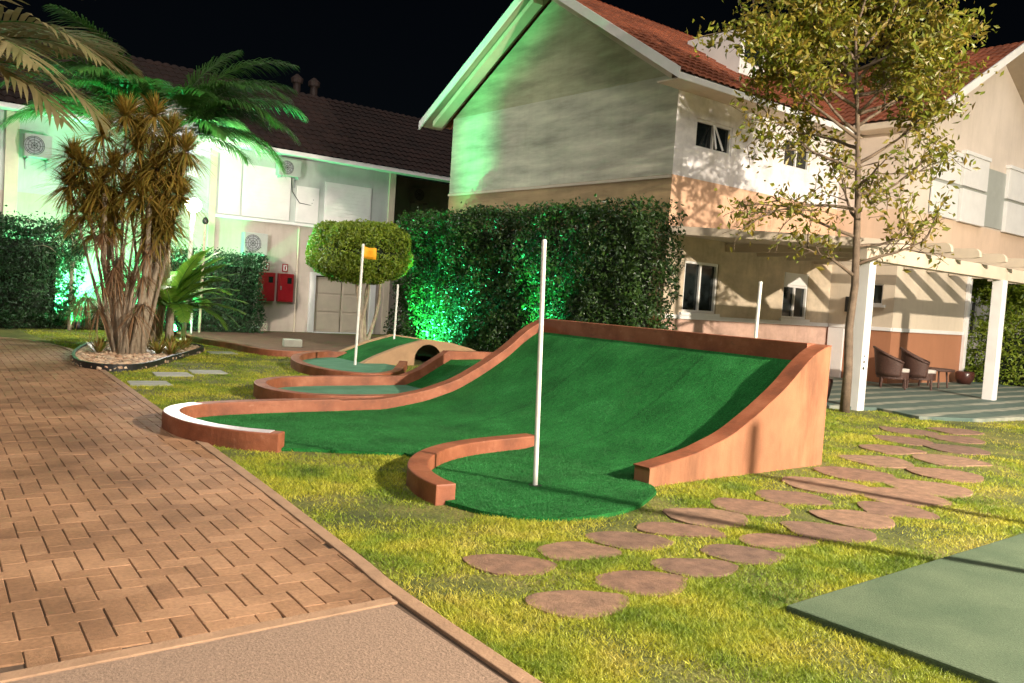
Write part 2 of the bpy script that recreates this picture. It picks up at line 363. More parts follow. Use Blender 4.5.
# herringbone pavers, every paver a small chamfered block in one path surface
def pavers():
    a=.117; g=.0028; ang=R(-4.6); ca,sa=math.cos(ang),math.sin(ang); ox,oy=2.3,3.55
    vs=[];fs=[]
    cells=[]
    for i in range(-70,12):
        for j in range(-1,165):
            k=(i-j)%4
            if k==0: cells.append((i*a,j*a,2*a,a))
            elif k==3: cells.append((i*a,j*a,a,2*a))
    C=np.array(cells); 
    def wp(x,y): return ox+x*ca-y*sa, oy+x*sa+y*ca
    cx,cy=wp(C[:,0]+C[:,2]/2,C[:,1]+C[:,3]/2)
    pp=[(x+.07,y) for x,y in pathpoly]
    ok=inpoly(cx,cy,pp)&(cy>3.56)&(cx>-6)
    C=C[ok]; n=len(C); z=rng.normal(0,.0009,n)
    x0,y0=C[:,0]+g*1.05,C[:,1]+g*.9; x1,y1=C[:,0]+C[:,2]-g*1.05,C[:,1]+C[:,3]-g*.9; ch=.003
    P=[]
    for (dx,dy,zz) in ((0,0,-.01),(1,0,-.01),(1,1,-.01),(0,1,-.01),(0,0,.0005),(1,0,.0005),(1,1,.0005),(0,1,.0005)):
        P.append((np.where(dx,x1,x0),np.where(dy,y1,y0),zz+z))
    for (dx,dy) in ((0,0),(1,0),(1,1),(0,1)):
        P.append((np.where(dx,x1-ch,x0+ch),np.where(dy,y1-ch*.1,y0+ch*.1),.004+z))
    V=np.empty((n,12,3))
    for k,(x,y,zz) in enumerate(P):
        u,w=wp(x,y); w=np.maximum(w,3.618); V[:,k,0]=np.minimum(u,kerb_u(w)-.036+(k>7)*-.002); V[:,k,1]=w; V[:,k,2]=zz
    F=np.array([(0,1,5,4),(1,2,6,5),(2,3,7,6),(3,0,4,7),(4,5,9,8),(5,6,10,9),(6,7,11,10),(7,4,8,11),(8,9,10,11)])
    Q=(F[None]+12*np.arange(n)[:,None,None]).reshape(-1,4)
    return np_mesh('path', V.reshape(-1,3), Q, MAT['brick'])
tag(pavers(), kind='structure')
mb=MB(); kerb_strip(mb, smooth_line(KERB,8), .085, -.05, .012); tag(mb.build('path_kerb', MAT['kerb'], bevel=.006), kind='structure')
mb=MB(); mb.prism([(-9,-1.5),(2.0,-1.5),(2.235,3.53),(-9,3.53)],-.03,.004); tag(mb.build('path_apron', MAT['apron']), kind='structure')
mb=MB(); mb.box(-9,2.27,3.54,3.615,-.05,.009); tag(mb.build('path_threshold_strip', MAT['kerb'], bevel=.005), kind='structure')
COURT=[(3.98,2.47),(3.98,-6),(16,-6),(16,2.47)]
mb=MB(); mb.prism(COURT,-.03,.035); tag(mb.build('court_pavement', MAT['court'], bevel=.012), kind='structure')
PATIO=[(13.2,8.05),(14.3,7.45),(13.95,6.55),(15.0,6.0),(16.6,5.85),(34,5.85),(34,10.6),(24.2,10.6),(24.2,14),(13.6,14)]
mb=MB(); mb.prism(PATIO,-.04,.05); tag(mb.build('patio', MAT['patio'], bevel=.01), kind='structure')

# ------------------------------------------------------------------ mini golf lanes
PU=[0,5.57,6.22,6.72,7.13,7.58,7.86,8.13,8.30,20]; PZ=[.15,.15,.245,.385,.585,.845,1.07,1.22,1.26,1.26]
def wall_z(u,w=0): return float(np.interp(u,PU,PZ))
def prof(u):   # smooth quarter pipe profile of the wall tops
    return sum(wall_z(u+d) for d in (-.12,-.06,0,.06,.12))/5
def turf_z(u):
    return max(.022, prof(u)-.135) if u<8.05 else prof(u)-.135
bank = thing('putting_ramp','large curved bank of dark green turf between terracotta walls, the nearest golf lane','golf lane',(5,6,0))
CURL=[(3.36,7.36),(3.10,7.62),(2.89,8.0),(2.80,8.45),(2.85,8.9),(3.08,9.22),(3.5,9.40),(4.2,9.45),(5.0,9.42)]
curl=smooth_line(CURL,6)
NEAR=[(3.63,5.10),(3.66,5.38),(3.80,5.75),(4.10,6.12),(4.50,6.40),(5.0,6.57),(5.78,6.66)]
near=smooth_line(NEAR,6)
flat=[(5.6,4.9),(5.57,4.8),(5.45,4.66),(5.22,4.53),(4.95,4.39),(4.65,4.31),(4.4,4.30),(4.16,4.34),(3.98,4.42),(3.82,4.56),(3.70,4.75),(3.66,4.95)]
flat+=[(p[0],p[1]) for p in near[:22]]+[(4.33,6.79),(4.02,6.95),(3.74,7.15),(3.45,7.33)]+[(p[0],p[1]) for p in curl[:-1]]+[(5.0,9.42),(5.6,9.42)]
mb=MB(); mb.add([(x,y,.022) for x,y in flat],[tuple(range(len(flat)))])
for a_,b_ in zip(flat,flat[1:]): mb.add([(a_[0],a_[1],.022),(b_[0],b_[1],.022),(b_[0],b_[1],-.02),(a_[0],a_[1],-.02)],[(0,1,2,3)])
us=list(np.linspace(5.6,8.12,40)); ws=np.linspace(4.9,9.42,30)
mb.sheet([[(u,w,turf_z(u)) for w in ws] for u in us])
o=mb.build('turf',MAT['turf'],bank,fix=False)
def pile():
    n=330000; q=rng.random(n); u=np.where(q<.62,rng.uniform(2.8,5.7,n),rng.uniform(5.5,8.1,n)); w=rng.uniform(4.2,9.45,n)
    fl2=[(x,y) for x,y in flat]; k=inpoly(u,w,fl2)|((u>=5.6)&(w>5.06)&(w<9.33)); u,w=u[k],w[k]
    tz=np.interp(u,us,[turf_z(a) for a in us]); n=len(u); th=rng.uniform(0,2*PI,n); L=rng.uniform(.006,.014,n)
    b=np.stack([u,w,tz-.002],1); sd=np.stack([np.cos(th),np.sin(th),0*u],1)*.0022
    tip=b+np.stack([rng.normal(0,.005,n)-.3*L*np.gradient(tz)*0,rng.normal(0,.005,n),L],1)
    return np_mesh('turf_pile',np.stack([b-sd,b+sd,tip],1).reshape(-1,3),np.arange(3*n).reshape(-1,3),MAT['pile'],bank)
tag(pile(),kind='stuff')
def wall_prism(mb,y0,y1,u0,u1,n=40,base=-.03):
    us=np.linspace(u0,u1,n); poly=[(u0,base)]+[(u,prof(u)) for u in us]+[(u1,base)]
    return mb.prismY(poly,y0,y1)
wall_prism(MB(),4.88,5.06,5.60,8.31).build('side_wall',MAT['ramp_side'],bank,bevel=.006)
# painted coping strip on top of each wall
def coping(y0,y1,u0,u1,parent,h=.006):
    mb=MB(); us=np.linspace(u0,u1,44)
    b=[[(u,y0-.003,prof(u)-.004),(u,y0-.003,prof(u)+h),(u,y1+.003,prof(u)+h),(u,y1+.003,prof(u)-.004)] for u in us]
    k=0
    for r in b: mb.v+=r
    for i in range(len(us)-1):
        for j in range(4):
            q=(j+1)%4; mb.f.append((i*4+j,i*4+q,i*4+4+q,i*4+4+j))
    mb.f.append((0,1,2,3)); e=(len(us)-1)*4; mb.f.append((e+3,e+2,e+1,e)); return mb.build('coping',MAT['terracotta'],parent)
coping(4.88,5.06,5.585,8.31,bank)
mb=MB(); kerb_strip(mb,curl,.17,-.03,.165); mb.build('kerb',MAT['terracotta'],bank,bevel=.012)
mb=MB(); kerb_strip(mb,curl[2:34],.145,.16,.1705); mb.build('coping',MAT['worn'],bank)  # paler strip along the left part of the curl top
mb=MB(); kerb_strip(mb,near,.17,-.03,.145); mb.build('kerb',MAT['terracotta'],bank,bevel=.012)
wall_prism(MB(),9.335,9.505,4.98,8.31).build('side_wall',MAT['terracotta'],bank,bevel=.008)
mb=MB(); mb.box(8.14,8.31,5.06,9.335,-.03,1.262); mb.build('back_wall',MAT['terracotta'],bank,bevel=.008)
mb=MB(); mb.lathe([(.055,0),(.055,.004)],(4.61,5.23,.021),20); mb.build('hole_cup',MAT['black'],bank)

def pole(name,label,base,top,r=.02,cat='pole',group=None,mat='pole'):
    t=thing(name,label,cat,base,group)
    mb=MB(); mb.tube([base,top],[r,r*.95],12); mb.build('shaft',MAT[mat],t,smooth=False)
    c=MB(); b=Vector(top); c.lathe([(r*1.05,0),(r*1.05,.02),(r*.6,.035)],tuple(b-Vector((0,0,.01))),12); c.build('cap',MAT[mat],t)
    return t
pole('hole_marker_pole','tall bare white pole standing in the hole of the nearest green',(4.61,5.23,.022),(4.565,5.27,2.0),.02,'marker pole')

pole('hole_marker_pole','unseen white pole added on the green court for its shadow across the stepping stones',(6.6,.6,.035),(6.62,.6,2.5),.055,'marker pole')  # unseen poles added out of frame to throw shadow streaks on the lawn
pole('hole_marker_pole','second unseen white pole added farther along the green court for its shadow',(8.1,.9,.035),(8.1,.9,2.5),.055,'marker pole')
# lane two: loop with a flat turf incline
lane2 = thing('putting_ramp','smaller golf lane behind the big bank with oval kerb and short turf incline','golf lane',(6,10.6,0))
def z2(u,w=0): return float(np.interp(u,[0,7.3,7.6,8.15,9.0,9.25,9.75],[.17,.17,.27,.58,.57,.56,.40]))
L2=[(9.6,9.62),(8.4,9.60),(7,9.6),(6,9.6),(5.35,9.64),(4.85,9.86),(4.62,10.3),(4.62,10.8),(4.82,11.3),(5.25,11.65),(5.9,11.75),(6.6,11.72),(7.3,11.7),(7.6,11.7),(8.15,11.7),(9.0,11.7),(9.25,11.7),(9.75,11.7)]
l2=smooth_line(L2,6)
mb=MB(); kerb_strip(mb,l2,.16,-.03,lambda u,w: (z2(u) if w>10.5 else (.17 if u<7.3 else min(z2(u),prof(u)-.02)))); mb.build('kerb',MAT['terracotta'],lane2,bevel=.008)
f2=[(7.35,9.68)]+[(p[0],p[1]) for p in l2[14:] if p[0]<7.35]+[(7.35,11.7)]
mb=MB(); mb.add([(x,y,.03) for x,y in f2],[tuple(range(len(f2)))]); mb.build('floor_turf',MAT['turf2'],lane2,fix=False)
mb=MB(); mb.sheet([[(u,w,z) for w in np.linspace(9.7,11.62,20)] for u,z in ((7.35,.032),(7.6,.12),(8.2,.44),(9.6,.46))]); mb.build('incline_turf',MAT['turf'],lane2)
mb=MB(); mb.box(9.6,9.74,9.7,11.62,-.03,.5); mb.build('back_wall',MAT['terracotta'],lane2,bevel=.008)
mb=MB(); mb.box(7.28,7.33,9.9,10.7,.031,.042); mb.build('metal_strip',MAT['acwhite'],lane2)

# lane three: loop and hump bridge with an arched tunnel
lane3 = thing('bridge_lane','golf lane with a hump bridge pierced by a dark arched tunnel','golf lane',(9,14.5,0))
L3=[(9.0,14.35),(8.3,13.35),(7.75,12.62),(7.2,12.25),(6.8,12.45),(6.62,13.0),(6.66,13.9),(6.98,14.9),(7.5,15.75),(8.2,16.28),(8.75,16.25)]
l3=smooth_line(L3,6)
mb=MB(); kerb_strip(mb,l3,.16,-.03,.15); mb.build('kerb',MAT['terracotta'],lane3,bevel=.01)
f3=[(p[0],p[1]) for p in l3]+[(8.95,15.0)]
mb=MB(); mb.add([(x,y,.03) for x,y in f3],[tuple(range(len(f3)))]); mb.build('floor_turf',MAT['turf2'],lane3,fix=False)
BU=[8.45,8.75,9.3,9.95,10.54,11.1,11.7,12.2]; BZ=[.03,.17,.37,.54,.48,.36,.16,.03]
bz=lambda u: float(np.interp(u,BU,BZ))
arch=[(10.0+.33*math.cos(t),.13+.30*math.sin(t)) for t in np.linspace(PI,0,15)]
def bridge_side(y0,y1):
    # side wall with the arch cut out: strips between the arch line and the top
    mb=MB(); xs=[8.45,8.75,9.0,9.3,9.66]
    P=[(x,-.02,bz(x)) for x in xs]+[(a[0],a[1],bz(a[0])) for a in arch]+[(x,-.02,bz(x)) for x in (10.34,10.54,10.8,11.1,11.4,11.7,12.2)]
    for i in range(len(P)-1):
        a,b=P[i],P[i+1]
        if b[0]-a[0]<1e-4: continue
        mb.add([(a[0],y0,a[1]),(b[0],y0,b[1]),(b[0],y0,b[2]),(a[0],y0,a[2]),(a[0],y1,a[1]),(b[0],y1,b[1]),(b[0],y1,b[2]),(a[0],y1,a[2])],
               [(0,1,2,3),(7,6,5,4),(3,2,6,7),(0,4,5,1)])
    return mb
for y0,y1 in ((15.0,15.13),(16.35,16.48)):
    bridge_side(y0,y1).build('side_wall',MAT['tan'],lane3)
mb=MB(); us=np.linspace(8.45,12.2,40)
mb.sheet([[(u,w,bz(u)-.03) for w in (15.13,15.5,16,16.35)] for u in us]); mb.build('bridge_turf',MAT['turf'],lane3)
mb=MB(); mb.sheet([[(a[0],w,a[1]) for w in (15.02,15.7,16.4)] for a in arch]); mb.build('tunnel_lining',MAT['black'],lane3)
pole('hole_marker_pole','short white pole on the hump bridge before the tall hedge',(9.76,16.0,.39),(9.78,16.0,1.62),.022,'marker pole')
fl=pole('flag_pole','white pole with a small orange flag beside the rounded topiary',(8.13,14.7,.03),(8.16,14.7,2.34),.026,'golf flag')
rows=[[(8.16+.02+.24*t*.78, 14.7-.24*t*.62+.02*math.sin(t*6), 2.33-.22*s-.05*t-.015*math.sin(t*5)) for s in (0,.33,.66,1)] for t in np.linspace(0,1,9)]
mb=MB(); mb.sheet(rows); fo=mb.build('flag',MAT['orange'],fl,smooth=True,fix=False)
sm=fo.modifiers.new('thick','SOLIDIFY'); sm.thickness=.004
pole('hole_marker_pole','white pole rising behind the big bank in front of the house wall',(10.6,7.45,0),(10.63,7.44,1.98),.026,'marker pole')

# lane four: brown kerbed bed far back
lane4=thing('putting_lane','far brown unturfed golf lane with a low curved kerb near the fire boxes','golf lane',(9,19,0))
L4=[(7.0,21.6),(6.95,20.2),(7.05,19.2),(7.2,18.4),(7.2,17.5),(7.42,16.85),(7.9,16.65),(8.7,16.9)]
l4=smooth_line(L4,6); mb=MB(); kerb_strip(mb,l4,.16,-.03,.12); mb.build('kerb',MAT['terracotta'],lane4,bevel=.01)
f4=[(p[0],p[1]) for p in l4]+[(13.6,17),(13.6,23.2),(12,24.4),(8.2,24.4),(7.0,22.6)]
mb=MB(); mb.prism(f4[::-1],-.03,.02); mb.build('brown_floor',MAT['brownfloor'],lane4)
tb=MB(); tb.prism([(8.55,18.9),(8.95,18.75),(9.05,19.05),(8.65,19.2)],.02,.2); tag(tb.build('stone_block',MAT['greystone'],bevel=.03),'small pale stone block lying on the brown lane floor','stone block')

# ------------------------------------------------------------------ stepping stones
STONES=[(3.18,3.76),(3.09,3.10),(3.72,3.77),(3.65,3.16),(4.21,3.79),(4.74,3.80),(4.16,3.20),(4.66,3.23),(5.16,3.30),(5.23,3.96),(5.84,4.01),(6.48,4.05),(5.75,3.26),(6.35,3.41),(6.95,3.38),(7.30,4.21),(8.15,4.40),(7.55,3.62),(8.25,3.72),(9.2,4.72),(10.2,5.08),(11.2,5.43),(9.2,3.98),(10.2,4.38),(11.24,4.77),(12.23,5.2),(13.14,5.61),(12.2,5.85)]
SL={0:'reddish stepping stone at the left end of the row, beside the brick path',1:'reddish stepping stone nearest the camera',2:'reddish stepping stone second along the row below the green',3:'large reddish stepping stone right of the nearest one',
4:'reddish stepping stone just below the rim of the nearest green',5:'shadowed dark stepping stone beside the right rim of the green',6:'reddish stepping stone between the large one and the shadowed pair',7:'reddish stepping stone in front of the shadowed long stone',8:'shadowed stepping stone nearer the green court'}
stones=[]
for i,(x,y) in enumerate(STONES):
    L=random.uniform(.27,.31); wd=random.uniform(.17,.2); a=R(random.uniform(15,50)); pts=[]
    if i>8: L*=1.1; wd*=1.36
    if i>14: L*=1.22; wd*=1.3
    for k in range(26):
        t=2*PI*k/26; c_=math.cos(t); s_=math.sin(t); ex=.8 if i>8 else 1
        c_=math.copysign(abs(c_)**ex,c_); s_=math.copysign(abs(s_)**ex,s_); nzz=1+.13*noise.noise(Vector((c_*1.5+i*3.1,s_*1.5,i)))
        px=L*c_*nzz*(1+.03*math.sin(3*t+i)); py=wd*s_*nzz*(1-.16*math.cos(t)+.04*math.cos(2*t+i))
        py+=((px/L)**2-.4)*wd*(.34 if math.sin(t)<0 else .12)*(-1 if i%3==2 else 1)          # kidney bend
        pts.append((x+px*math.cos(a)+py*math.sin(a), y-px*math.sin(a)+py*math.cos(a)))
    mb=MB(); mb.prism(pts,-.03,.004+random.uniform(0,.003)); o=mb.build('stepping_stone',MAT['stone'],bevel=.004); stones.append((pts,o))
    tag(o,SL.get(i,'flat reddish stepping stone in the double row leading to the patio' if i<19 else 'worn flat stepping stone of the far double row just before the patio'),'stepping stone','stepping stones across the lawn')
slabs=[]
for (x,y,lab) in ((3.64,12.45,'grey paving slab sunk in the grass nearest the brick path'),(4.3,13.55,'grey paving slab in the grass just before the gravel bed'),(4.95,13.85,'grey paving slab right of the gravel bed edge'),(6.5,17.4,'pale worn slab in the far grass near the brown lane')):
    pts=[(x-.28,y-.22),(x+.26,y-.3),(x+.32,y+.2),(x-.2,y+.26)]; mb=MB(); mb.prism(pts,-.03,.012); o=mb.build('paving_slab',MAT['greystone'],bevel=.01); slabs.append(pts); tag(o,lab,'paving slab','grey slabs in the grass')

# ------------------------------------------------------------------ planting bed
BED=smooth_line([(3.62,16.6),(3.32,15.3),(3.3,14.55),(3.55,14.1),(3.95,14.15),(4.4,14.7),(5.0,15.7),(5.7,16.75),(6.2,17.6),(6.35,18.3),(6.0,18.9),(5.2,19.0),(4.3,18.4)],6,True)
mb=MB(); kerb_strip(mb,BED+[BED[0]],.05,-.03,.10); tag(mb.build('bed_edging',MAT['black']),'black plastic edging ring around the gravel planting bed','garden edging')
def pebbles():
    ico=bmesh.new(); bmesh.ops.create_icosphere(ico,subdivisions=1,radius=1); iv=np.array([v.co[:] for v in ico.verts]); jf=np.array([[v.index for v in f.verts] for f in ico.faces]); ico.free()
    P=[]
    x=rng.uniform(3.2,6.5,9000); y=rng.uniform(14,19,9000); ok=inpoly(x,y,[(b[0],b[1]) for b in BED]); x=x[ok];y=y[ok]; n=len(x)
    s=rng.uniform(.03,.06,n); V=iv[None]*np.stack([s*rng.uniform(.8,1.3,n),s*rng.uniform(.8,1.3,n),s*.6],1)[:,None,:]+np.stack([x,y,rng.uniform(.0,.06,n)],1)[:,None,:]
    V+=rng.normal(0,.004,V.shape); Q=(jf[None]+12*np.arange(n)[:,None,None]).reshape(-1,3)
    return np_mesh('gravel',V.reshape(-1,3),Q,MAT['pebble'])
tag(pebbles(),'pinkish pebbles filling the kidney shaped bed under the dracaena','gravel',kind='stuff')

def rosette(c, axis, n, L, w, mat, spread=(.2,1.5), droop=.5, seg=4):
    """list of strap leaves radiating from c around axis"""
    ax=Vector(axis).normalized(); a=ax.orthogonal().normalized(); b=ax.cross(a); out=[]
    for i in range(n):
        az=random.uniform(0,2*PI); el=random.uniform(*spread)
        d=(a*math.cos(az)+b*math.sin(az))*math.sin(el)+ax*math.cos(el); l=L*random.uniform(.65,1.15)
        sd=d.cross(Vector((0,0,1)));
        if sd.length<.05: sd=Vector((1,0,0))
        sd.normalize(); p=[];s=[]
        for k in range(seg+1):
            t=k/seg; q=Vector(c)+d*l*t+Vector((0,0,-1))*droop*l*t*t
            p.append(q[:]); s.append((sd*w*(1-t)**.6*(.5+.5*min(1,t*4)))[:])
        out.append((np.array(p),np.array(s)))
    return out
# clump dracaena
dr=thing('dracaena_clump','multi stemmed dracaena with tufts of olive and brown spiky leaves in the gravel bed','tree',(4.5,16.5,0))
stems=MB(); tufts=[]; dead=[]
TOPS=[(3.75,17.1,3.35),(3.55,17.2,3.0),(3.9,16.9,2.85),(4.15,16.8,2.7),(4.3,16.6,4.3),(4.0,16.9,3.95),(4.7,16.3,4.35),(4.95,16.2,4.05),(5.15,15.95,3.75),(5.05,16.1,3.35),(4.75,16.3,3.4),(4.5,16.5,3.75),(3.8,17.05,2.5),(4.95,16.3,3.0),(4.55,16.35,2.9),(4.8,16.3,2.6),(4.2,16.9,3.4),(4.55,16.6,4.05),(3.6,17.2,3.5),(4.0,16.95,3.1),(4.9,16.2,3.7),(5.1,16.0,2.95),(4.4,16.7,2.95),(4.75,16.4,2.3),(4.2,16.8,2.35),(4.95,16.2,2.4),(4.6,16.5,3.2)]
for i,t in enumerate(TOPS):
    a=random.uniform(0,6.3); b=Vector((4.5+.24*math.cos(a),16.5+.24*math.sin(a),0)); T=Vector(t)
    m=b.lerp(T,.45)+Vector((.1*math.cos(a),.1*math.sin(a),.12)); pts=[(b.lerp(m,k/4)).lerp(m.lerp(T,k/4),k/4)[:] for k in range(5)]
    r0=random.uniform(.032,.05); stems.tube(pts,[r0,r0*.8,r0*.6,r0*.5,r0*.4],7)
    ax=(T-m).normalized()+Vector((0,0,.4))
    tufts+=rosette(T,ax,260,.66,.017,None,(.1,2.0),.35)
    for q in range(2):
        c=T.lerp(m,.10+.16*q)+Vector((random.uniform(-.1,.1),random.uniform(-.1,.1),random.uniform(-.1,.1)))
        tufts+=rosette(c,ax,55,.45,.014,None,(.7,2.0),.5)
for i in range(22):   # dry skirts lower down
    z=random.uniform(.75,2.3); c=Vector((4.5+random.gauss(0,.27+.06*z),16.45+random.gauss(0,.27),z))
    dead+=rosette(c,(random.uniform(-.3,.3),random.uniform(-.3,.3),1),50,.5,.010,None,(.8,2.5),.7)
for k,(dx,dy) in enumerate(((.34,.02),(.28,-.12),(-.36,.12),(.1,-.22))):
    stems.tube([(4.5+dx*.45,16.5+dy*.6,0),(4.5+dx*.75,16.5+dy,.8),(4.5+dx*1.3,16.5+dy*1.5,1.7),(4.5+dx*1.35,16.5+dy*1.6,2.9)],[.085,.07,.05,.04],8)
stems.build('stem',MAT['stem'],dr,smooth=True)
straps('crown',tufts,MAT['drac'],dr); straps('dry_skirt',dead,MAT['dead'],dr)

def frond(base, az, el, L, curl, nl=44, ll=.55, lw=.016, vee=.5, droop=.35, t0=.18):
    """pinnate leaf -> (rachis points, leaflet strips)"""
    d=Vector((math.cos(az)*math.cos(el),math.sin(az)*math.cos(el),math.sin(el))); pts=[]; p=Vector(base); n=18
    h=Vector((math.cos(az),math.sin(az),0)); e=el
    for i in range(n+1):
        pts.append(p.copy()); e-=curl/n*(.5+i/n); p=p+(h*math.cos(e)+Vector((0,0,math.sin(e))))*(L/n)
    st=[]
    side=Vector((-math.sin(az),math.cos(az),0))
    for k in range(nl):
        t=t0+(1-t0)*k/(nl-1); f=t*n; i=min(int(f),n-1); q=pts[i].lerp(pts[i+1],f-i); tan=(pts[i+1]-pts[i]).normalized(); up=side.cross(tan)*-1
        if up.z<0: up=-up
        l=ll*(math.sin(PI*min(1,max(.06,(t-t0)/(1-t0)*.86+.12)))**.55)*random.uniform(.88,1.1)
        for sg in (-1,1):
            dv=(side*sg*.8+tan*(.45+.5*t)+up*vee*random.uniform(.3,1)).normalized(); sd=dv.cross(up).normalized()
            P=[];W=[]
            for s in (0,.3,.65,1):
                P.append((q+dv*l*s+Vector((0,0,-1))*droop*l*s*s)[:]); W.append((sd*lw*(1-s)**.5*(.6+.4*min(1,s*4))+Vector((0,0,1e-4)))[:])
            st.append((np.array(P),np.array(W)))
    return pts,st
def palm(name,label,cat,base,trunk_pts,trunk_r,fronds,lm,rach='stem',kw={}):
    t=thing(name,label,cat,base); mb=MB(); 
    for tp in trunk_pts: mb.tube(tp,[trunk_r*(1-.3*i/(len(tp)-1)) for i in range(len(tp))],9)
    mb.build('trunk',MAT[rach],t,smooth=True); rm=MB(); st=[]
    for f in fronds:
        p,s=frond(*f,**kw); rm.tube([q[:] for q in p],[.022*(1-.85*i/(len(p)-1)) for i in range(len(p))],5); st+=s
    rm.build('leaf_stalk',MAT['palm'],t,smooth=True); straps('crown',st,MAT[lm],t); return t
# feather palm behind the dracaena
B=(5.9,20.0,0); C=(5.9,20.0,4.0); fr=[]
for az,el,L,cu in ((-40,62,3.2,1.7),(-22,50,3.0,1.6),(-60,70,3.4,1.5),(-5,58,3.0,1.9),(20,66,3.2,1.7),(-85,66,3.2,1.6),(100,70,3.4,1.4),(150,60,3.4,1.6),(175,52,3.2,1.6),(205,60,3.3,1.5),(235,66,3.2,1.5),(130,76,3.6,1.2),(-30,80,3.6,1.0),(-50,38,2.6,1.5),(190,74,3.6,1.1),(60,60,3,1.7),(-12,74,3.6,1.3),(-70,52,2.8,1.7),(-35,58,4,1.9),(-48,66,4.2,1.7),(-28,68,4.2,1.5),(165,66,4.2,1.6),(182,58,4.2,1.7),(140,68,4.2,1.5),(200,72,4.4,1.2),(-40,46,3.6,1.9),(-33,74,4.6,1.5),(-55,60,4,1.9),(-25,44,3.4,1.8),(158,74,4.6,1.4),(170,44,3.8,1.6),(145,56,4,1.8),(110,60,4,1.6),(185,66,4.4,1.6),(220,62,3.8,1.6),(-15,64,4.4,1.7),(80,74,4.2,1.5)):
    fr.append((C,R(az),R(el+3),L*.88,cu))
palm('feather_palm','tall green feather palm arching up behind the brown dracaena, lit green from below','palm tree',B,[[B,(5.87,20.0,1.2),(5.9,20.0,2.4),C],[(6.05,20.1,0),(6.2,20.1,1.5),(6.15,20.1,3.0)]],.09,fr,'palm',kw=dict(nl=96,ll=.8,lw=.021,vee=.5,droop=.55))
# off-frame palm whose leaf tips hang into the top left corner
B=(.4,15.2,0); C=(.75,15.0,4.0); fr=[]
for az,el,L,cu in ((-50,22,3.0,1.3),(-38,26,3.3,1.4),(-60,34,3.0,1.3),(-45,44,3.4,1.5),(-32,38,3.2,1.2),(-12,42,3.4,1.2),(8,48,3.4,1.1),(30,52,3.4,1.2),(-75,36,2.8,1.3),(-22,62,3.4,1.2),(60,50,3,1.3),(110,45,3,1.3),(160,45,3,1.3),(210,45,3,1.3),(255,45,3,1.3),(5,66,3.6,1.0)):
    fr.append((C,R(az),R(el),L,cu))
palm('fan_leaf_palm','palm at the left edge whose broad pale leaf blades hang into the top corner','palm tree',B,[[B,(.35,15.2,2),(.5,15.2,3.0),C]],.14,fr,'palmdry',kw=dict(nl=26,ll=1.0,lw=.05,vee=.25,droop=.3))
# cycad
B=(6.15,19.55,0); C=(6.15,19.55,.8); fr=[]
for k in range(22):
    az=random.uniform(0,360); fr.append((C,R(az),R(random.uniform(15,70)),random.uniform(1.2,1.6),random.uniform(1.0,1.7)))
fr+=[(C,R(a),R(e),1.65,.75) for a,e in ((-38,66),(-30,50),(-45,36),(-50,58),(-20,60),(-28,26),(-60,44),(-38,18),(-10,72),(-70,70),(-34,78),(150,50),(165,35),(140,25))]
palm('sago_cycad','low cycad with stiff bright green arching leaves beside the white lamp post','cycad',B,[[B,(6.15,19.55,.3),C]],.11,fr,'cycad',kw=dict(nl=46,ll=.36,lw=.026,vee=.2,droop=.2,t0=.12))
# bromeliads
proto=None
bp=[(4.95,16.35),(5.3,16.75),(5.6,17.2),(5.9,17.75),(5.05,17.0),(5.4,17.6),(3.95,16.4),(5.75,18.2),(4.1,17.0),(5.15,16.2)]
for i,(x,y) in enumerate(bp):
    o=straps('bromeliad',rosette((x,y,.03),(0,0,1),60,.42,.022,None,(.25,1.35),.25),MAT['brom'])
    tag(o,'yellow green and reddish strap leaved bromeliad right of the dracaena stems in the gravel bed' if x>4.5 else 'small bromeliad left of the dracaena stems in the gravel bed','bromeliad','bromeliads in the gravel bed')

KEY=15500
# ------------------------------------------------------------------ lamp posts and flood lights
lp=thing('lamp_post','white garden lamp post with its bright white globe lit beside the dracaena','lamp post',(6.80,20.62,0))
mb=MB(); mb.tube([(6.80,20.62,0),(6.90,20.62,3.02)],[.055,.05],14); mb.lathe([(.09,0),(.09,.02),(.055,.06)],(6.80,20.62,0),14); mb.build('post',MAT['pole'],lp,smooth=False)
mb=MB(); mb.lathe([(.06,0),(.075,.03),(.06,.06)],(6.90,20.62,3.0),14); mb.build('lamp_collar',MAT['grey'],lp)
mb=MB(); mb.lathe([(.05,-.14),(.12,-.11),(.17,-.03),(.175,.02),(.15,.10),(.09,.15),(.01,.17)],(6.90,20.62,3.18),18)
mb.build('globe',M_emit('lit_globe',(1,.97,.9),420),lp,smooth=True)
p2=thing('lamp_post','thin unlit grey post with a dark round head behind the cycad','lamp post',(8.1,23.3,0))
mb=MB(); mb.tube([(8.1,23.3,0),(8.13,23.3,2.95)],.035,10); mb.build('post',MAT['stem'],p2)
mb=MB(); mb.lathe([(.03,0),(.07,.03),(.085,.09),(.06,.16),(.015,.2)],(8.13,23.3,2.93),12); mb.build('lamp_head',MAT['black'],p2,smooth=True)
sg=thing('marker_stake','short white stake with a small white plate at the foot of the hedge','stake',(7.75,22.9,0))
mb=MB(); mb.box(7.73,7.77,22.88,22.92,0,.55); mb.build('stake',MAT['white'],sg,bevel=.004)
mb=MB(); mb.box(7.58,7.76,22.86,22.878,.34,.55); mb.build('plate',MAT['white'],sg,bevel=.003)

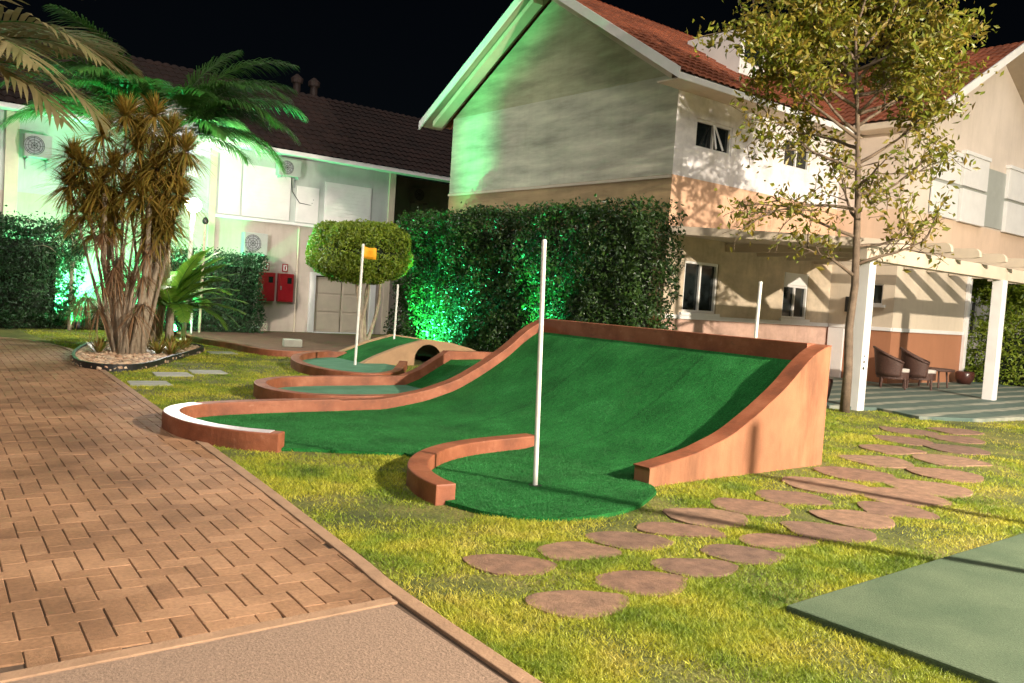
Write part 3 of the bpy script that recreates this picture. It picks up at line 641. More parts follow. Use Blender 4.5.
# the street lamp behind the camera whose light throws the long shadows over lawn and wall
sl=thing('street_lamp','tall grey street lamp with a lit warm head at the corner of the green court','street lamp',(10.5,-8.5,0))
mb=MB(); mb.tube([(10.5,-8.5,0),(10.5,-8.5,3),(10.5,-8.5,6.9)],[.09,.075,.055],12); mb.tube([(10.5,-8.5,6.85),(10.42,-8.2,7.05),(10.35,-7.8,7.1)],.04,8); mb.build('post',MAT['grey'],sl)
mb=MB(); mb.lathe([(.05,.2),(.16,.16),(.22,.08),(.23,.02)],(10.35,-7.75,7.02),16); mb.build('lamp_hood',MAT['grey'],sl,smooth=True)
mb=MB(); mb.lathe([(.03,-.17),(.13,-.13),(.19,-.04),(.2,.02)],(10.35,-7.75,7.0),18); mb.build('lamp_glass',M_emit('lit_street_lamp',(1,.88,.72),KEY),sl,smooth=True)
GREEN=(.05,1.0,.30)
def flood(label,loc,target,power,size,blend=.5,col=GREEN,lens=True):
    t=thing('flood_light',label,'flood light',loc,'green garden flood lights')
    L=Vector(loc); d=(Vector(target)-L).normalized(); q=d.to_track_quat('Z','Y').to_matrix().to_4x4()
    def put(mb): mb.v=[tuple((Matrix.Translation(L+Vector((0,0,.16))) @ q @ Vector(v))) for v in mb.v]; return mb
    mb=MB(); mb.lathe([(.035,-.14),(.06,-.1),(.075,0),(.085,.02)],(0,0,0),14); put(mb).build('housing',MAT['black'],t,smooth=True)
    mb=MB(); mb.lathe([(.07,.021),(.072,.027)],(0,0,0),14); put(mb).build('lens',M_emit('green_lens',col,14),t)
    mb=MB(); mb.tube([(L.x,L.y,-.05),(L.x,L.y,.12)],.015,8); mb.build('spike',MAT['black'],t)
    ld=bpy.data.lights.new('flood_beam','SPOT'); ld.energy=power; ld.color=col; ld.spot_size=R(size); ld.spot_blend=blend; ld.shadow_soft_size=.04
    lo=bpy.data.objects.new('flood_beam',ld); COL.objects.link(lo); lo.location=L+Vector((0,0,.16))+d*.05; lo.rotation_euler=d.to_track_quat('-Z','Y').to_euler()
    lo.parent=t; lo.matrix_parent_inverse=Matrix.Translation(t.location).inverted()
    return t
flood('green garden flood light glowing at the foot of the left hedge',(5.05,23.1,0),(4.9,25.2,3.0),70,120)
flood('green flood light behind the left hedge, washing the end wall of the far house',(4.9,24.5,0),(4.8,25.3,6),1400,140)
flood('green flood light hidden behind the middle hedge, washing the far house wall',(8.0,24.55,0),(7.6,25.2,5.2),1250,155)
flood('green flood light behind the hump bridge, glowing up into the tall hedge',(11.45,18.0,0),(12.6,17.6,1.3),1100,120)
flood('green flood light behind the big bank, aimed into the middle of the tall hedge',(11.35,13.9,0),(12.4,13.7,2.2),650,60)
flood('green flood light at the cycad, aimed up at the gable of the near house',(7.4,23.2,0),(13.77,15.6,7.0),8000,44,1.0)
flood('green flood light on the lawn under the feather palm, aimed up its leaves',(6.9,21.6,0),(6.1,20.0,4.6),1700,90)

# ------------------------------------------------------------------ hedges
def hedge(name,label,x0,x1,y0,y1,z0,z1,n,size,mat,holes=None,stems=0,lumps=.16,core=True,cat='hedge',group=None):
    t=thing(name,label,cat,((x0+x1)/2,(y0+y1)/2,0),group)
    m=6*n; P=np.stack([rng.uniform(x0,x1,m),rng.uniform(y0,y1,m),rng.uniform(z0,z1,m)],1)
    d=np.minimum.reduce([P[:,0]-x0,x1-P[:,0],P[:,1]-y0,y1-P[:,1],z1-P[:,2]])
    keep=rng.random(m)<np.exp(-np.maximum(d,0)/.2); P=P[keep][:n]; d=d[keep][:n]
    if holes: 
        k=np.ones(len(P),bool)
        for (c,r) in holes: k&=(np.linalg.norm((P-np.array(c))/np.array(r),axis=1)>1)|(rng.random(len(P))<.12)
        P=P[k]
    c=np.array([(x0+x1)/2,(y0+y1)/2,(z0+z1)/2]); hw=np.array([(x1-x0)/2,(y1-y0)/2,(z1-z0)/2]); nn=(P-c)/hw; nn=unit(np.sign(nn)*np.abs(nn)**6)
    off=np.array([noise.noise(Vector(p)*1.1)*lumps*1.6+noise.noise(Vector(p)*3.1)*lumps for p in P]); P=P+nn*off[:,None]+rng.normal(0,.02,P.shape)
    # loose sprigs standing proud of the clipped top
    k=n//25; sp=np.stack([rng.uniform(x0,x1,k),rng.uniform(y0,y1,k),z1+np.abs(rng.normal(0,.09,k))],1); P=np.concatenate([P,sp]); nn=np.concatenate([nn,np.tile([0,0,1.],(k,1))])
    leaves('foliage',P,size,mat,t,nn,.9)
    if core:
        mb=MB(); g=min(.42,(x1-x0)*.33,(y1-y0)*.33); mb.box(x0+g,x1-g,y0+g,y1-g,z0+(.15 if z0 else 0),z1-min(g,(z1-z0)*.4)); mb.build('light_block_core',MAT['core'],t)  # plain dark box added inside the leaves to block light
    if stems:
        mb=MB()
        for i in range(stems):
            x=random.uniform(x0+.2,x1-.2);y=random.uniform(y0+.1,y1-.1); mb.tube([(x,y,0),(x+random.gauss(0,.08),y+random.gauss(0,.08),z0*.6),(x+random.gauss(0,.15),y,z0+.5)],[.03,.025,.015],6)
        mb.build('stem',MAT['stem'],t,smooth=True)
    return t
hedge('tall_hedge','tall clipped dark green hedge along the gable wall behind the golf lanes',11.85,13.05,11.0,19.75,0,3.42,70000,.085,MAT['hedge'],lumps=.17)
hedge('back_hedge','dense dark hedge before the left end of the far house',1.5,5.0,22.9,24.2,.25,2.55,22000,.08,MAT['hedgefar'],lumps=.2)
hedge('low_border_hedge','low dark border hedge at the far edge of the lawn by the green flood light',1.0,7.0,23.3,23.9,0,.48,7000,.07,MAT['hedgefar'],lumps=.08)
hedge('clipped_hedge','clipped dark hedge left of the red fire boxes, under the lit mint wall',6.9,10.05,23.5,24.35,0,2.15,17000,.075,MAT['hedgefar'],lumps=.1)
hedge('patio_hedge','bushy green hedge beyond the patio between the house corner and second post',24.75,26.6,8.2,10.6,0,1.85,9000,.1,MAT['topiary'],lumps=.22)
hedge('patio_hedge','low olive hedge to the right of the second pergola post',25.2,29.5,6.9,8.0,0,1.25,8000,.09,MAT['topiary'],lumps=.15)
# loose shrub top over the left hedge
t=thing('fern_palm','feathery dark shrub rising above the left hedge against the lit wall','shrub',(4.9,23.2,0)); st=[]; rm=MB()
for k in range(16):
    p,s=frond((4.9+random.gauss(0,.1),23.2,1.6),random.uniform(0,6.28),R(random.uniform(30,80)),random.uniform(1.1,1.7),1.2,nl=30,ll=.3,lw=.01); st+=s; rm.tube([q[:] for q in p],.008,4)
rm.tube([(4.9,23.2,0),(4.9,23.2,1.7)],.05,8); rm.build('stem',MAT['stem'],t); straps('crown',st,MAT['hedgefar'],t)

# topiary tree
tt=thing('topiary_tree','small tree with a clipped rounded bright green crown on twisted stems','tree',(10.35,18.5,0))
mb=MB()
for k,(dx,dy) in enumerate(((-.06,0),(.06,.03),(.0,-.07),(.16,-.05))):
    ph=k*1.7; mb.tube([(10.35+dx+.05*math.sin(ph+z*3.2)+dx*z*.9,18.5+dy+.05*math.cos(ph+z*3)+dy*z*.8,z) for z in np.linspace(0,1.9,9)],[.055-.003*i for i in range(9)],7)
mb.build('trunk',MAT['stem'],tt,smooth=True)
n=26000; d=unit(rng.normal(size=(n,3))); ex=.55
P=np.sign(d)*np.abs(d)**.72*np.array([1.15,1.15,.74])
P*=(1-.22*rng.random((n,1))**1.6); off=np.array([noise.noise(Vector(p)*2.2)*.13+noise.noise(Vector(p)*5)*.06 for p in P]); P=P*(1+off[:,None]); P[:,2]+=2.38; P[:,0]+=10.25; P[:,1]+=18.6
leaves('crown',P,.075,MAT['topiary'],tt,d,.7)
mb=MB(); mb.lathe([(.2,-.38),(.75,-.3),(.88,0),(.78,.35),(.3,.42)],(10.25,18.6,2.38),16); mb.build('crown_core',MAT['core'],tt)  # dark solid added inside the crown, like the hedge core

# street tree in front of the first post
SH=Vector((-.20,.16,0))
ft=thing('young_street_tree','slender young tree with sparse olive leaves in front of the first pergola post','tree',(13.35,7.51,0))
tr=MB(); PT=[]
def jit(s): return Vector((random.gauss(0,s),random.gauss(0,s),random.gauss(0,s)))
trunk=[Vector(p)+SH for p in ((13.55,7.35,-.05),(13.57,7.36,.7),(13.52,7.38,1.4),(13.57,7.37,2.1),(13.56,7.4,2.8),(13.52,7.42,3.5),(13.46,7.45,4.2),(13.42,7.5,4.9),(13.36,7.55,5.6),(13.3,7.6,6.3))]
tr.tube([p[:] for p in trunk],[.085,.072,.066,.062,.057,.05,.042,.035,.027,.018],10)
def limb(p,d,L,r,lev):
    pts=[p.copy()]; q=p.copy(); dd=d.normalized(); n=6
    for i in range(n):
        dd=(dd+jit(.13)+Vector((0,0,.045 if lev==0 else -.02))).normalized(); q=q+dd*L/n; pts.append(q.copy())
    tr.tube([x[:] for x in pts],[max(.004,r*(1-.8*i/n)) for i in range(n+1)],6 if lev==0 else 4)
    if lev<2:
        k=6 if lev==0 else 4
        for i in range(k):
            f=.35+.65*(i+random.random())/k if lev==0 else .3+.7*(i+random.random())/k
            j=min(n-1,int(f*n)); b=pts[j].lerp(pts[j+1],f*n-j if f*n-j<=1 else 1)
            limb(b,dd*.7+jit(.55)+Vector((0,0,.08)),L*random.uniform(.38,.55),r*.45,lev+1)
    if lev>=1:
        for i in range(2,n+1):
            for c in range(8 if lev==2 else 3): PT.append((pts[i]+jit(.085))[:])
ori=Vector((.774,-.633,0))   # across the view
LIMB=[(2.25,(-.8,.5,.35),1.3),(2.45,(.8,-.5,.5),1.5),(2.75,(.95,-.55,.25),1.75),(2.9,(-.85,.6,.5),1.8),(3.2,(.5,.8,.5),1.5),(3.35,(-1,.7,.25),1.9),(3.6,(.9,-.7,.35),1.9),(3.7,(-.4,-.8,.5),1.4),(4.0,(-.9,.75,.5),1.9),(4.1,(1,-.7,.5),1.9),(4.35,(.3,.9,.6),1.5),(4.6,(-.8,.7,.7),1.9),(4.7,(.9,-.6,.65),1.8),(4.9,(-.3,-.9,.8),1.5),(5.1,(.6,.6,.9),1.6),(5.3,(-.8,.5,.9),1.7),(5.4,(.8,-.5,1.0),1.6),(5.7,(-.4,.6,1.2),1.4),(5.8,(.5,-.2,1.3),1.4),(6.2,(0,.1,1),1.2),(5.0,(-1,.5,.5),2.2),(4.5,(-1,.75,.45),2.2),(5.4,(-1,.8,.35),2.3),(4.9,(1,-.8,.35),2.0),(5.2,(1,-.8,.6),1.7),(5.6,(.9,-.9,.5),1.5),(5.6,(-1,.9,.5),1.5)]
for z,d,L in LIMB:
    zz=np.array([p.z for p in trunk]); i=int(np.searchsorted(zz,z))-1; b=trunk[i].lerp(trunk[i+1],(z-trunk[i].z)/(trunk[i+1].z-trunk[i].z))
    limb(b,Vector(d)+jit(.1),L*.86,.032,0)
tr.build('trunk',MAT['bark'],ft,smooth=True)
PT=np.array(PT); hz=np.clip((PT[:,2]-2.2)/3.2,0,1); PT=PT[rng.random(len(PT))<(.09+.27*hz**1.1)]
rep=np.concatenate([PT]+[PT[PT[:,2]>z]+rng.normal(0,.13,(int((PT[:,2]>z).sum()),3)) for z in (5.0,)])
leaves('crown',rep,.12,MAT['ficus'],ft,None,0,.45,.5)

# ------------------------------------------------------------------ houses
def holed(mb,axis,c,a0,a1,z0,z1,holes,depth=.14):
    """wall face on plane axis=c (seen from the low side) with openings and reveals"""
    A=sorted({a0,a1,*[h[0] for h in holes],*[h[1] for h in holes]}); Z=sorted({z0,z1,*[h[2] for h in holes],*[h[3] for h in holes]})
    P=(lambda a,z,d=0:(a,c+d,z)) if axis=='y' else (lambda a,z,d=0:(c+d,a,z))
    for i in range(len(A)-1):
        for j in range(len(Z)-1):
            am,zm=(A[i]+A[i+1])/2,(Z[j]+Z[j+1])/2
            if any(h[0]<am<h[1] and h[2]<zm<h[3] for h in holes): continue
            mb.add([P(A[i],Z[j]),P(A[i+1],Z[j]),P(A[i+1],Z[j+1]),P(A[i],Z[j+1])],[(0,1,2,3)])
    for h in holes:
        x0,x1,y0,y1=h; q=[(x0,y0),(x1,y0),(x1,y1),(x0,y1)]
        for i in range(4):
            a,b=q[i],q[(i+1)%4]; mb.add([P(*a),P(*b),P(*b,depth),P(*a,depth)],[(0,1,2,3)])
    return mb
def window(parent,axis,c,a0,a1,z0,z1,depth=.065,fr=.055,mull=1,sill=True,shutter=0,mat='white',open_leaf=False):
    def B(mb,x0,x1,y0,y1,za,zb): return mb.box(x0,x1,y0,y1,za,zb) if axis=='y' else mb.box(y0,y1,x0,x1,za,zb)
    f=MB(); y0,y1=c+depth-.04,c+depth+.02; zt=z1-shutter
    B(f,a0+.002,a0+fr,y0,y1,z0+.002,z1-.002); B(f,a1-fr,a1-.002,y0,y1,z0+.002,z1-.002); B(f,a0+fr,a1-fr,y0,y1,z0+.002,z0+fr); B(f,a0+fr,a1-fr,y0,y1,zt-fr,zt)
    for k in range(mull):
        m=a0+(a1-a0)*(k+1)/(mull+1); B(f,m-fr*.45,m+fr*.45,y0+.006,y1-.004,z0+fr,zt-fr)
    w=f.build('window',MAT[mat],parent,bevel=.004)
    g=MB(); B(g,a0+.01,a1-.01,c+depth+.022,c+depth+.032,z0+.01,z1-.01); g.build('pane',MAT['glass'],w)
    if shutter: s=MB(); B(s,a0+fr,a1-fr,y0-.02,y1-.01,zt+.003,z1-.004); s.build('shutter_box',MAT['white'],w,bevel=.006)
    if sill: s=MB(); B(s,a0-.09,a1+.09,c-.06,c+.05,z0-.07,z0-.001); s.build('sill',MAT['white'],w,bevel=.008)
    if open_leaf:
        m=(a0+a1)/2
        s=MB(); s.bar((m-.03,c+.03,z1-fr),(m-.12,c-.16,z0+.03),.03,.035); s.bar((m+.03,c+.03,z1-fr),(m+.12,c-.16,z0+.03),.03,.035); s.build('leaf_edge',MAT['white'],w)
    return w
def tiles(o,ax,up,L,H,pitch=.2,amp=.035,step=.38,sub=6):
    """corrugated tile sheet: o corner at the eave, ax along the eave, up the slope"""
    o,ax,up=Vector(o),Vector(ax).normalized(),Vector(up).normalized(); nz=ax.cross(up); nz=nz if nz.z>0 else -nz
    nx=int(L/pitch*sub); xs=np.linspace(0,L,nx+1); wave=amp*np.abs(np.sin(PI*xs/pitch))**.8
    rows=[]; k=int(H/step)
    for r in range(k+1):
        for s,lift in ((0,.03),(.999,0)):
            v=min(H,(r+s)*step); jx=random.uniform(-.004,.004)
            base=np.array(o)+np.outer(xs,np.array(ax))+np.array(up)*v
            rows.append(base+np.outer(wave+lift+jx,np.array(nz)))
    mb=MB(); mb.sheet([[tuple(p) for p in r] for r in rows]); return mb
nh=thing('near_house','two storey house with banded peach and white walls and red tiled gable roof','house',(17,13,0))
holes=[(14.4,15.55,1.46,2.56),(18.08,19.14,1.46,2.57),(14.42,15.66,4.95,5.57),(17.65,18.75,5.03,5.72)]
mb=MB(); holed(mb,'y',12,13.77,20.14,0,6.4,holes); mb.build('wall',W_MAIN,nh,fix=False)
window(nh,'y',12,*holes[0]); window(nh,'y',12,*holes[1],shutter=.3); window(nh,'y',12,*holes[2],sill=False,open_leaf=True,fr=.055); window(nh,'y',12,*holes[3],sill=False)
gs=.62; mb=MB(); mb.prismX([(12.004,0),(20.1,0),(20.1,6.35),(16.05,6.35+4.05*gs),(12.004,6.35)],13.77,13.95); g=mb.build('gable_wall',W_GABLE,nh)
mb=MB(); mb.box(13.735,13.768,12.01,20.11,4.225,4.285); mb.build('string_course',MAT['cream'],nh,bevel=.006)
mb=MB(); mb.box(13.78,20.10,11.955,11.998,1.31,1.40); mb.box(20.14,24.0,10.262,10.298,1.31,1.40); mb.box(20.10,20.138,10.3,11.95,1.312,1.398); mb.build('dado_band',MAT['white'],nh,bevel=.006)
# projecting bay at the right
bay=MB(); holed(bay,'x',20.14,10.3,12,0,6.45,[(10.6,10.97,1.94,2.45)]); 
holed(bay,'y',10.3,20.14,24.0,0,3.5,[])
bay.add([(24.0,10.3,0),(24.0,10.3,3.5),(24.0,14,3.5),(24.0,14,0)],[(0,1,2,3)])
bay.add([(20.14,10.3,3.5),(29.1,10.3,3.5),(29.1,14,3.5),(20.14,14,3.5)],[(0,1,2,3)])
bay.add([(20.14,10.3,3.5),(29.1,10.3,3.5),(29.1,10.3,6.45),(24.62,10.3,8.98),(20.14,10.3,6.45)],[(0,1,2,3,4)])
bay.add([(29.1,10.3,3.5),(29.1,14,3.5),(29.1,14,6.45),(29.1,10.3,6.45)],[(0,1,2,3)])
bay.build('bay_wall',W_VOL,nh,fix=False)
window(nh,'x',20.14,10.6,10.97,1.94,2.45,mull=0,fr=.035)
mb=MB(); mb.box(20.07,20.136,11.5,11.93,.05,1.30); mb.build('door',MAT['white'],nh,bevel=.01)
mb=MB(); mb.box(20.05,20.138,11.42,11.52,1.72,2.1); mb.build('wall_lamp',MAT['black'],nh,bevel=.015)
mb=MB(); mb.box(23.93,24.07,10.2,10.296,.05,3.45); mb.build('corner_pilaster',MAT['white'],nh,bevel=.01)
for a,b,z0,z1,d in ((21.4,22.85,4.27,5.86,.07),(22.95,24.38,4.25,5.98,.12),(25.72,27.3,4.25,6.0,.12),(27.4,29.0,4.25,5.9,.07)):
    sh=MB(); sh.box(a,b,10.3-d,10.297,z0,5.1); sh.box(a,b,10.3-d,10.297,5.18,z1); sh.box(a-.04,b+.04,10.3-d-.03,10.297,z1+.003,z1+.1); sh.build('shutter',MAT['white'],nh,bevel=.01)
mb=MB(); mb.box(21.4,29.0,10.27,10.298,4.3,5.85); mb.build('balcony_back',MAT['acwhite'],nh)
# roofs
es=Vector((0,1,gs)).normalized()
tiles((13.08,11.42,6.16),(1,0,0),(0,1,gs),16,5.5).build('roof',MAT['tile'],nh,fix=False)
tiles((13.08,20.68,6.16),(1,0,0),(0,-1,gs),16,5.5).build('roof',MAT['tile'],nh,fix=False)
vs=2.53/4.48
tiles((19.55,9.62,6.24),(0,1,0),(1,0,vs),6.4,5.85).build('roof',MAT['tile'],nh,fix=False)
tiles((29.69,9.62,6.24),(0,1,0),(-1,0,vs),6.4,5.85).build('roof',MAT['tile'],nh,fix=False)
mb=MB(); mb.box(13.1,19.6,11.40,11.435,6.03,6.16); mb.build('fascia',MAT['white'],nh,bevel=.006)
mb=MB(); mb.box(13.1,20.13,11.44,11.998,6.03,6.06); mb.build('eave_soffit',MAT['cream'],nh)
mb=MB(); mb.box(19.57,20.13,9.64,12,6.10,6.13); mb.box(19.53,19.565,9.64,11.4,6.09,6.24); mb.build('eave_soffit',MAT['cream'],nh)
def slope_board(mb,axis,c0,c1,a0,z0,a1,z1,th):
    P=(lambda c,a,z:(c,a,z)) if axis=='x' else (lambda c,a,z:(a,c,z))
    vs=[P(c,a,z+dz) for c in (c0,c1) for a,z in ((a0,z0),(a1,z1)) for dz in (0,th)]
    return mb.add(vs,[(0,2,3,1),(4,5,7,6),(0,1,5,4),(2,6,7,3),(0,4,6,2),(1,3,7,5)])
mb=MB()
for a0,a1 in ((20.72,16.05),(11.38,16.05)):
    slope_board(mb,'x',13.03,13.07,a0,6.02,a1,6.02+abs(a0-a1)*gs,.22)
mb.build('barge_board',MAT['white'],nh)
mb=MB()
for a0,a1 in ((20.66,16.05),(11.44,16.05)): slope_board(mb,'x',13.075,13.765,a0,6.10,a1,6.10+abs(a0-a1)*gs,.03)
mb.build('verge_soffit',MAT['soffit'],nh)
mb=MB()
for a0,a1,za in ((20.35,16.3,6.0),(11.75,15.8,6.0)): slope_board(mb,'x',13.25,13.55,a0,za+.1,a1,za+.1+abs(a0-a1)*gs,.14)
mb.build('verge_beam',MAT['cream'],nh)
mb=MB()
for a0,a1 in ((19.5,24.62),(29.74,24.62)): slope_board(mb,'y',9.57,9.61,a0,6.06,a1,6.06+abs(a0-a1)*vs,.22)
mb.build('barge_board',MAT['white'],nh)
mb=MB()
for a0,a1 in ((19.58,24.62),(29.66,24.62)): slope_board(mb,'y',9.615,10.295,a0,6.13,a1,6.13+abs(a0-a1)*vs,.03)
mb.build('verge_soffit',MAT['soffit'],nh)
dm=MB(); dm.box(16.95,17.95,12.95,14.6,7.2,8.25); d0=dm.build('dormer',MAT['white'],nh,bevel=.01)
w=MB(); w.box(17.1,17.8,12.935,12.95,7.5,8.1); w.build('pane',MAT['glass'],d0)

# pergola over the patio
pg=thing('pergola','cream pergola with two square posts and rounded rafters over the patio','pergola',(17,8,0))
for x,y in ((13.98,7.68),(19.22,7.6)):
    mb=MB(); mb.box(x-.11,x+.11,y-.11,y+.11,-.02,2.56); mb.build('post',MAT['white'],pg,bevel=.012)
mb=MB(); mb.box(13.7,27.5,7.54,7.76,2.56,2.82); mb.build('beam',MAT['cream'],pg,bevel=.012)
for k in range(10):
    u=15.75+1.18*k; yb=11.97 if u<20 else 10.27
    prof_r=[(yb,2.84),(yb,3.02),(7.3,3.02)]+[(7.2-.12*math.sin(a),2.90+.12*math.cos(a)) for a in np.linspace(0,PI/2,6)]+[(7.08,2.86),(7.2,2.84)]
    mb=MB(); mb.prismX(prof_r,u-.05,u+.05); mb.build('rafter',MAT['cream'],pg)
def cz(u,w): return 3.03+.20*max(0,(w-7.6)/4.4)
cp=[(13.72,11.96),(14.15,10.6),(14.7,9.2),(15.35,7.85),(15.65,7.8),(20.05,11.96)]
mb=MB(); mb.prism(cp,lambda u,w:cz(u,w)-.17,cz); mb.build('canopy',MAT['cream'],pg,bevel=.01)
for z,r in ((.72,.035),(.83,.03),(.93,.022)):
    mk=MB(); mk.add([(13.95+r*math.cos(t)+.02*(z-.8),7.568,z+r*.8*math.sin(t)) for t in np.linspace(0,2*PI,9)[:-1]],[tuple(range(8))]); mk.build('stain_mark',MAT['black'],pg,fix=False)

# far house
fh=thing('far_house','long white two storey house with shaded tiled roof behind the palms','house',(8,26,0))
mb=MB(); holed(mb,'y',25.0,-4,14.93,0,5.5,[(12.25,14.2,0.0,1.8)],.12); mb.add([(14.93,25,0),(14.93,25,5.5),(14.93,27,5.5),(14.93,27,0)],[(0,1,2,3)]); holed(mb,'y',27.0,14.93,24,0,5.6,[]); mb.build('wall',W_LEFT,fh,fix=False)
tiles((-4.5,24.45,5.42),(1,0,0),(0,1,.62),28,5.3,pitch=.26,amp=.05).build('roof',MAT['tile_shaded'],fh,fix=False)
mb=MB(); mb.box(-4.5,23.5,24.5,24.998,5.34,5.38); mb.box(-4.5,23.5,24.46,24.495,5.33,5.45); mb.build('fascia',MAT['white'],fh)
for a,b in ((8.78,8.98),(3.65,3.95),(14.70,14.93)):
    mb=MB(); mb.box(a,b,24.93,24.997,0,5.33); mb.build('pilaster',MAT['cream'],fh,bevel=.01)
mb=MB(); mb.box(8.98,14.70,24.90,24.997,3.28,3.36); mb.build('string_course',MAT['white'],fh,bevel=.01)
for a,b,z0,z1 in ((9.75,11.25,3.40,4.92),(12.4,14.05,3.42,4.75),(9.05,9.7,3.4,5.2),(11.45,12.2,3.4,4.5)):
    mb=MB(); mb.box(a,b,24.95,24.997,z0,z1); s=mb.build('shutter_panel',MAT['white'],fh,bevel=.008)
    m2=MB()
    for z in np.arange(z0+.08,z1-.1,.11): m2.box(a+.05,b-.05,24.938,24.952,z,z+.085)
    m2.build('slat',MAT['white'],s)
gd=MB(); gd.box(12.29,13.2,25.06,25.11,.03,1.77); gd.box(13.24,14.16,25.06,25.11,.03,1.77); d1=gd.build('garage_door',MAT['cream'],fh,bevel=.006)
m2=MB()
for a,b in ((12.33,13.16),(13.28,14.12)):
    for z0,z1 in ((.1,.62),(.68,1.2),(1.26,1.72)): m2.box(a,b,25.045,25.062,z0,z1)
m2.build('door_panel',MAT['cream'],d1,bevel=.006)
mb=MB(); mb.box(12.05,12.245,24.93,24.998,0,1.9); mb.box(14.205,14.4,24.93,24.998,0,1.9); mb.box(12.245,14.205,24.935,24.998,1.803,1.9); mb.box(12.245,14.205,24.9,25.02,-.02,.025); mb.build('door_frame',MAT['white'],fh,bevel=.006)
mb=MB(); mb.tube([(11.6,24.96,0),(11.6,24.96,3.26)],.03,8); mb.build('downpipe',MAT['cream'],fh)
mb=MB(); 
for x in (13.1,13.75): mb.tube([(x,29,7.9),(x,29,8.6)],.13,10); mb.lathe([(.2,0),(.22,.15),(.05,.3)],(x,29,8.55),10)
mb.build('roof_vent',MAT['tile_shaded'],fh)
def ac(label,x,y,z,parent_mat='acwhite',w=.72,h=.5):
    t=thing('air_conditioner',label,'air conditioner',(x,y,z),'outdoor air conditioning units')
    mb=MB(); mb.box(x-w/2,x+w/2,y-.28,y-.02,z,z+h); c=mb.build('casing',MAT[parent_mat],t,bevel=.015)
    mb=MB(); cx,cz2,r=x-.1,z+h/2,h*.40
    mb.add([(cx+r*math.cos(a),y-.284,cz2+r*math.sin(a)) for a in np.linspace(0,2*PI,21)[:-1]],[tuple(range(20))]); mb.build('fan_grille',MAT['grey'],t,fix=False)
    g=MB()
    for rr in (.3,.6,.85,1.0): g.tube([(cx+r*rr*math.cos(a),y-.292,cz2+r*rr*math.sin(a)) for a in np.linspace(0,2*PI,21)],.006,4)
    for a in np.linspace(0,PI,5)[:-1]: g.tube([(cx-r*math.cos(a),y-.292,cz2-r*math.sin(a)),(cx+r*math.cos(a),y-.292,cz2+r*math.sin(a))],.005,4)
    g.build('grille_wire',MAT['black'],t)
    for xx in (x-w/2+.08,x+w/2-.08):
        b=MB(); b.box(xx-.02,xx+.02,y-.3,y-.002,z-.06,z-.005); b.box(xx-.018,xx+.018,y-.03,y-.003,z-.3,z-.061); b.build('bracket',MAT['grey'],t)
    return t
ac('air conditioning unit under the eave between the white shutters of the far house',11.1,25.0,4.72)
ac('lower air conditioning unit on the mint lit wall just above the clipped hedge',10.15,25.0,2.3,h=.62)
ac('air conditioning unit high on the left end of the far house above the hedge',4.35,25.0,4.25,w=.62,h=.58)
ac('shadowed air conditioning unit on the recessed wall beside the near gable',17.1,27.0,4.75)
pc=MB(); pc.tube([(11.25,24.95,4.72),(11.3,24.93,4.3),(11.55,24.93,3.98),(11.95,24.95,3.95),(12.05,24.96,4.2)],.014,6); tag(pc.build('cable_loop',MAT['black']),'thin dark cable hanging in a loop below the upper air conditioner','cable')
for x,lab in ((10.62,'left red fire hose box on the wall next to the clipped hedge'),(11.22,'right red fire extinguisher box on the wall nearer the downpipe')):
    t=thing('fire_box',lab,'fire box',(x,24.9,.95),'red fire boxes')
    mb=MB(); mb.box(x-.24,x+.24,24.84,24.995,.92,1.78); mb.build('cabinet',MAT['red'],t,bevel=.012)
    mb=MB(); mb.box(x-.205,x+.205,24.826,24.838,.96,1.74); d2=mb.build('door',MAT['red'],t,bevel=.006)
    mb=MB(); mb.box(x+.02,x+.16,24.82,24.825,1.48,1.66); mb.build('glass_pane',MAT['glass'],d2)
    mb=MB(); mb.box(x-.19,x-.165,24.80,24.825,1.28,1.40); mb.build('handle',MAT['grey'],d2)
    s=thing('fire_sign','small red framed fire sign above the '+lab.split(' on ')[0].replace('nearer','near'),'sign',(x,24.99,1.86),'fire signs')
    mb=MB(); mb.box(x-.09,x+.09,24.985,24.997,1.84,2.08); mb.build('plate',MAT['red'],s)
    mb=MB(); mb.box(x-.06,x+.06,24.98,24.984,1.87,2.05); mb.build('symbol_field',MAT['white'],s)
    mb=MB(); mb.box(x-.022,x+.022,24.976,24.9795,1.9,1.99); mb.box(x-.01,x+.03,24.976,24.9795,1.995,2.02); mb.build('symbol',MAT['red'],s)

